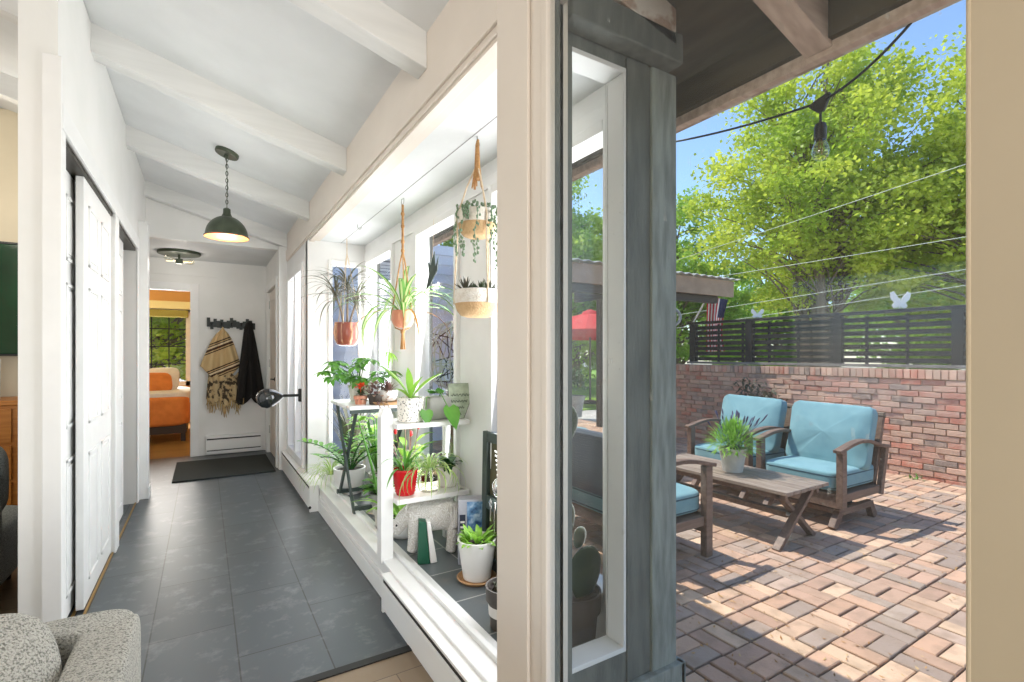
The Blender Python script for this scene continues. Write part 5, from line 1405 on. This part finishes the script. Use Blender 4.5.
# --- rhinoceros statue: one skinned body
def rhino_mat():
    m, nt, N, L, b = new_mat('carved white plaster with swirl relief')
    b.inputs['Roughness'].default_value = .8
    tc = N.new('ShaderNodeTexCoord'); n = N.new('ShaderNodeTexNoise'); n.inputs['Scale'].default_value = 9; L.new(tc.outputs['Object'], n.inputs['Vector'])
    mx = N.new('ShaderNodeMix'); mx.data_type = 'VECTOR'; mx.inputs[0].default_value = .18
    L.new(tc.outputs['Object'], mx.inputs[4]); L.new(n.outputs['Color'], mx.inputs[5])
    v = N.new('ShaderNodeTexVoronoi'); v.inputs['Scale'].default_value = 24; L.new(mx.outputs[1], v.inputs['Vector'])
    s = N.new('ShaderNodeMath'); s.operation = 'SINE'; mu = N.new('ShaderNodeMath'); mu.operation = 'MULTIPLY'; mu.inputs[1].default_value = 30
    L.new(v.outputs['Distance'], mu.inputs[0]); L.new(mu.outputs[0], s.inputs[0])
    r = N.new('ShaderNodeValToRGB'); r.color_ramp.elements[0].position = 0; r.color_ramp.elements[0].color = rgb(222, 218, 210); r.color_ramp.elements[1].position = .5; r.color_ramp.elements[1].color = rgb(244, 242, 238)
    L.new(s.outputs[0], r.inputs[0]); L.new(r.outputs[0], b.inputs['Base Color'])
    bp = N.new('ShaderNodeBump'); bp.inputs['Strength'].default_value = .4; bp.inputs['Distance'].default_value = .006; L.new(s.outputs[0], bp.inputs['Height']); L.new(bp.outputs[0], b.inputs['Normal'])
    return m
M['rhino'] = rhino_mat()
def rhino(loc, rz):
    t = thing('rhinoceros_statue', 'white carved rhinoceros statue standing under the plant shelves', 'statue', loc, rz)
    # x forward; one vertex per joint
    V = [(-.03, 0, .205, .078), (-.12, 0, .20, .078), (-.165, 0, .185, .055), (.07, 0, .21, .080), (.115, 0, .205, .066), (.155, 0, .185, .052), (.182, 0, .148, .044), (.202, 0, .108, .033), (.210, 0, .086, .026),
         (-.19, 0, .15, .008), (-.2, 0, .09, .006)]
    E = [(0, 1), (1, 2), (0, 3), (3, 4), (4, 5), (5, 6), (6, 7), (7, 8), (2, 9), (9, 10)]
    for x, yb, root in ((-.125, .045, 1), (.085, .045, 3)):
        for sg in (-1, 1):
            dx = .018*sg; n = len(V)
            V += [(x+dx*.3, sg*yb, .13, .042), (x+dx, sg*yb, .07, .030), (x+dx*1.2, sg*yb, .022, .030), (x+dx*1.2+.004, sg*yb, .008, .033)]
            E += [(root, n), (n, n+1), (n+1, n+2), (n+2, n+3)]
    me = bpy.data.meshes.new('body'); me.from_pydata([v[:3] for v in V], E, [])
    o = bpy.data.objects.new('body', me); C.objects.link(o); o.parent = t; me.materials.append(M['rhino'])
    o.modifiers.new('skin', 'SKIN')
    for i, v in enumerate(V):
        sv = me.skin_vertices[0].data[i]; sv.radius = (v[3], v[3]); sv.use_root = (i == 0)
    s = o.modifiers.new('sub', 'SUBSURF'); s.levels = 2; s.render_levels = 2
    for m_ in o.modifiers:
        if m_.type == 'SKIN': m_.use_smooth_shade = True
    h = MB(); h.tube([(.222, 0, .10), (.248, 0, .122), (.258, 0, .160)], [.020, .014, .003], 10); h.build('horn', M['rhino'], t, smooth=60)
    h = MB(); h.tube([(.212, 0, .14), (.228, 0, .155), (.234, 0, .178)], [.014, .010, .002], 10); h.build('horn', M['rhino'], t, smooth=60)
    for sg in (-1, 1):
        e = MB(); m_ = Matrix.Translation((.145, sg*.042, .225)) @ Matrix.Rotation(sg*-.5, 4, 'X') @ Matrix.Rotation(-.2, 4, 'Y')
        e.ball((0, 0, .008), (.011, .022, .042), 12, 8); e.v = [m_ @ q for q in e.v]; e.build('ear', M['rhino'], t, smooth=60)
        MB().ball((.194, sg*.037, .15), .006, 8, 6).build('eye', M['black_iron'], t, smooth=60)
    return t
rhino((1.085, 2.60, FZ), math.radians(150))
# --- green and white wedge
t = thing('wedge_ornament', 'dark green and white tapered wedge standing in front of the rhinoceros', 'ornament', (.985, 2.48, FZ), math.radians(-18))
b = MB(); b.prism([(-.035, 0), (.028, 0), (.008, .22), (-.03, .225)], (0, -.012, 0), (1, 0, 0), (0, 0, 1), .06); b.build('green_block', M['book_green'], t, bevel=.004)
b = MB(); b.prism([(.030, 0), (.066, .004), (.030, .215), (.010, .22)], (0, -.008, 0), (1, 0, 0), (0, 0, 1), .062); b.build('white_block', M['pot_white'], t, bevel=.004)
# --- boxed book with printed blue cover
def art_mat():
    m, nt, N, L, b = new_mat('printed blue watercolour cover'); b.inputs['Roughness'].default_value = .35
    tc = N.new('ShaderNodeTexCoord'); n = N.new('ShaderNodeTexNoise'); n.inputs['Scale'].default_value = 22; n.inputs['Detail'].default_value = 5; L.new(tc.outputs['Object'], n.inputs['Vector'])
    r = N.new('ShaderNodeValToRGB'); e = r.color_ramp.elements; e[0].position = .36; e[0].color = rgb(40, 66, 112); e[1].position = .68; e[1].color = rgb(196, 214, 232)
    k = e.new(.5); k.color = rgb(92, 132, 176); L.new(n.outputs['Fac'], r.inputs[0]); L.new(r.outputs[0], b.inputs['Base Color']); return m
t = thing('boxed_book', 'upright boxed book with blue printed cover behind the white pot', 'book', (1.185, 2.36, FZ), math.radians(-24))
b = MB(); b.box(-.055, .082, -.045, .045, 0, .335); b.build('box', mat('grey printed card', rgb(176, 176, 184), .5, rgb(150, 152, 164), 12), t, bevel=.003)
b = MB(); b.box(-.01, .08, -.047, -.045, .01, .325); b.build('cover_picture', art_mat(), t)
b = MB(); b.box(-.0575, -.055, -.03, .03, .15, .25); b.box(-.048, -.018, -.0465, -.045, .14, .26); b.build('cover_panel', mat('dark blue cover panel', rgb(34, 40, 62), .4), t)
b = MB()
for k in range(3): b.box(-.044, -.022, -.0475, -.0465, .165+.026*k, .175+.026*k)
b.build('title_rule', M['linen'], t)
# --- shadow box frame with silver drops
t = thing('shadow_frame', 'dark green shadow box frame with silver drops leaning by the post', 'frame', (1.237, 1.93, FZ+.0), 0)
b = MB(); y0, y1, h_ = -.02, .37, .69
m_ = Matrix.Rotation(.02, 4, 'Y')
for d_ in ((y0, y0+.05, 0, h_), (y1-.05, y1, 0, h_), (y0+.05, y1-.05, 0, .06), (y0+.05, y1-.05, h_-.05, h_), (y0+.05, y1-.05, .30, .37)): b.box(-.014, .016, *d_, m_)
b.build('frame', M['table_green'], t, bevel=.004)
b = MB(); b.box(.008, .014, y0+.03, y1-.03, .04, h_-.03, m_); b.build('backboard', mat('olive brown board', rgb(84, 80, 54), .7), t)
b = MB()
for k in range(6):
    z = .61-.022*k; r_ = .055-.006*k; b.tube([m_ @ Vector((-.035+.014*math.cos(2*PI*j/14), .17+r_*math.cos(2*PI*j/14), z)) for j in range(15)], .004, 5, cap=False)
b.tube([m_ @ Vector((-.03, .17, .64)), m_ @ Vector((-.03, .17, .42))], .002, 5)
b.ball(m_ @ Vector((-.035, .17, .44)), (.02, .034, .045), 14, 10)
for dy, L_ in ((.12, .09), (.15, .12), (.20, .15), (.24, .10)): b.tube([m_ @ Vector((-.03, dy, .36)), m_ @ Vector((-.03, dy, .36-L_))], .004, 6)
b.ball(m_ @ Vector((-.032, .24, .35)), (.006, .02, .024), 4, 2)
b.build('silver_drops', M['silver'], t, smooth=50)
# --- white pot on saucer, grey labelled pot, cactus
b = MB(); b.lathe([(.001, 0), (.082, 0), (.098, .016), (.092, .02), (.08, .008), (.001, .008)], n=40, cap1=False)
tag(b.build('saucer', M['saucer'], smooth=40, loc=(1.125, 2.15, FZ)), 'terracotta saucer under the white pot near the post', 'saucer')
t = thing('leafy_white_pot', 'plain white tapered pot of fresh green leaves near the post', 'potted plant', (1.125, 2.15, FZ+.009))
MB().lathe([(.05, 0), (.066, .003), (.094, .19), (.086, .19), (.08, .15), (.001, .15)], n=40, cap1=False).build('pot', M['pot_white'], t, smooth=50)
soil_mb(.083, .17).build('soil', M['soil'], t)
b = MB()
for k in range(58): a = rg.uniform(0, 6.28); r_ = .06*math.sqrt(rg.random()); b.leaf((r_*math.cos(a), r_*math.sin(a), .165), a+rg.uniform(-.6, .6), rg.uniform(.4, 1.4), rg.uniform(.05, .10), .026, .7, .3, 5)
b.build('foliage', M['leaf_light'], t, smooth=60)
t = thing('labelled_pot', 'brown grey nursery pot with a pale label half hidden by the post', 'potted plant', (1.03, 1.72, FZ))
MB().lathe([(.055, 0), (.062, .004), (.07, .11), (.08, .112), (.082, .165), (.075, .165), (.072, .13), (.001, .13)], n=36, cap1=False).build('pot', M['pot_dark'], t, smooth=40)
soil_mb(.07, .145).build('soil', M['soil'], t)
b = MB(); n = 8
for i in range(n+1):
    a = math.radians(158+62*i/n); 
    for z in (.055, .095): b.v.append(Vector((.0705*math.cos(a), .0705*math.sin(a), z)) if z > .06 else Vector((.068*math.cos(a), .068*math.sin(a), z)))
for i in range(n): b.face([2*i, 2*i+2, 2*i+3, 2*i+1])
b.build('label', M['linen'], t, solid=.001)
b = MB()
for k in range(40): a = rg.uniform(0, 6.28); r_ = .055*math.sqrt(rg.random()); b.leaf((r_*math.cos(a), r_*math.sin(a), .14), rg.uniform(0, 6.28), rg.uniform(.4, 1.4), .04, .014, .2, .5, 3)
b.build('succulents', M['succulent'], t, smooth=60)
t = thing('paddle_cactus', 'paddle cactus in a dark pot behind the near end window', 'potted plant', (1.15, 1.44, FZ))
MB().lathe([(.068, 0), (.075, .004), (.09, .16), (.10, .162), (.102, .23), (.094, .23), (.09, .19), (.001, .19)], n=36, cap1=False).build('pot', M['pot_brown'], t, smooth=40)
soil_mb(.09, .21).build('soil', M['soil'], t)
def pad(c, s, az, tilt, nm='pad'):
    b = MB(); m_ = Matrix.Translation(c) @ Matrix.Rotation(az, 4, 'Z') @ Matrix.Rotation(tilt, 4, 'Y')
    b.ball((0, 0, s), (s*.78, .018, s), 20, 14, 1, None, lambda p: Vector((p.x*(1+.25*p.z/s), p.y, p.z))); b.v = [m_ @ q for q in b.v]
    b.build(nm, M['leaf_cactus'], t, smooth=70)
pad((.02, -.03, .19), .10, .1, .12); pad((-.05, .0, .2), .10, .1, -.25); pad((-.09, .0, .38), .10, -.1, .1); pad((-.08, .0, .56), .10, .2, -.1)
pad((-.075, .0, .74), .09, -.2, .12); pad((.0, -.02, .385), .04, .3, .5)
# ================================================================== camera, sky, light, exposure
th = math.atan(308/500)
cd = bpy.data.cameras.new('camera'); cam = bpy.data.objects.new('camera', cd); C.objects.link(cam)
cam.location = (0, 0, 1.27); cam.rotation_euler = (PI/2, 0, -th)
cd.sensor_width = 36; cd.lens = 500/1024*36; cd.shift_y = 13/1024; cd.clip_start = .03; cd.clip_end = 300
bpy.context.scene.camera = cam
w = bpy.data.worlds.new('sky'); bpy.context.scene.world = w; w.use_nodes = True
N, L = w.node_tree.nodes, w.node_tree.links
sk = N.new('ShaderNodeTexSky'); sk.sky_type = 'NISHITA'; sk.sun_disc = False
sd = Vector((.25, -.52, -1)).normalized()      # the way sunlight travels
sk.sun_elevation = math.asin(-sd.z); sk.sun_rotation = math.atan2(-sd.x, -sd.y)
sk.air_density = 1.0; sk.dust_density = .4; sk.ozone_density = 4
L.new(sk.outputs[0], N['Background'].inputs[0]); N['Background'].inputs[1].default_value = .27
def light(name, typ, loc, e, col=(1, 1, 1), size=.1, sizey=None, direction=None):
    l = bpy.data.lights.new(name, typ); o = bpy.data.objects.new(name, l); C.objects.link(o); o.location = loc; l.energy = e; l.color = col
    if typ == 'AREA':
        l.size = size
        if sizey: l.shape = 'RECTANGLE'; l.size_y = sizey
    elif typ in ('POINT', 'SPOT'): l.shadow_soft_size = size
    if direction: o.rotation_euler = Vector(direction).to_track_quat('-Z', 'Y').to_euler()
    return o
s = light('sun', 'SUN', (0, 0, 10), 4.6, (1, .95, .88), direction=sd); s.data.angle = math.radians(.55)
# added fill lights at the window openings; sky light alone leaves the hall dim
for y, w_ in ((1.82, .8), (3.01, .6), (4.23, .7)):
    light('bay_window_fill', 'AREA', (1.30, y, 1.22), 22*w_/.7, (.97, .985, 1), w_, 1.6, (-1, 0, .12))
light('bay_end_fill', 'AREA', (1.12, 4.72, 1.2), 8, (.97, .985, 1), .26, 1.6, (-.3, -1, .1))
light('sidelight_fill', 'AREA', (.80, 5.41, 1.2), 13, (.97, .985, 1), .8, 1.7, (-1, 0, .05))
light('back_window_fill', 'AREA', (-.35, -3.15, 1.35), 95, (1, .97, .93), 2.3, 2.0, (.02, 1, .06))  # behind the camera, unseen; added to brighten the hall
light('side_window_fill', 'AREA', (-5.4, 1.0, 1.4), 40, (1, .97, .94), 5.0, 1.6, (1, 0, 0))  # added at an unseen window to lighten the living room side
# added living room fill without fixtures, then the bulbs of the two hall lamps
light('living_room_fill', 'POINT', (-1.9, .4, 2.6), 40, (1, .92, .82), .15)  # unseen source added to brighten the living room
light('sofa_side_fill', 'POINT', (-1.4, 4.6, 2.4), 14, (1, .93, .82), .15)  # added for the sofa and screen wall; no lamp stands there
light('pendant_bulb', 'POINT', (.145, 4.28, 2.14), 8, (1, .90, .78), .06)
light('entry_bulbs', 'POINT', (-.24, 6.83, 2.27), 3.5, (1, .93, .85), .08)
light('bedroom_window_fill', 'AREA', (-.95, 11.1, 1.4), 95, (1, .98, .94), 1.3, 1.2, (0, -1, 0))  # added fill inside the bedroom window, on top of the sky
v = bpy.context.scene.view_settings
v.view_transform = 'Standard'; v.look = 'None'; v.exposure = .12; v.gamma = 1; v.use_curve_mapping = False
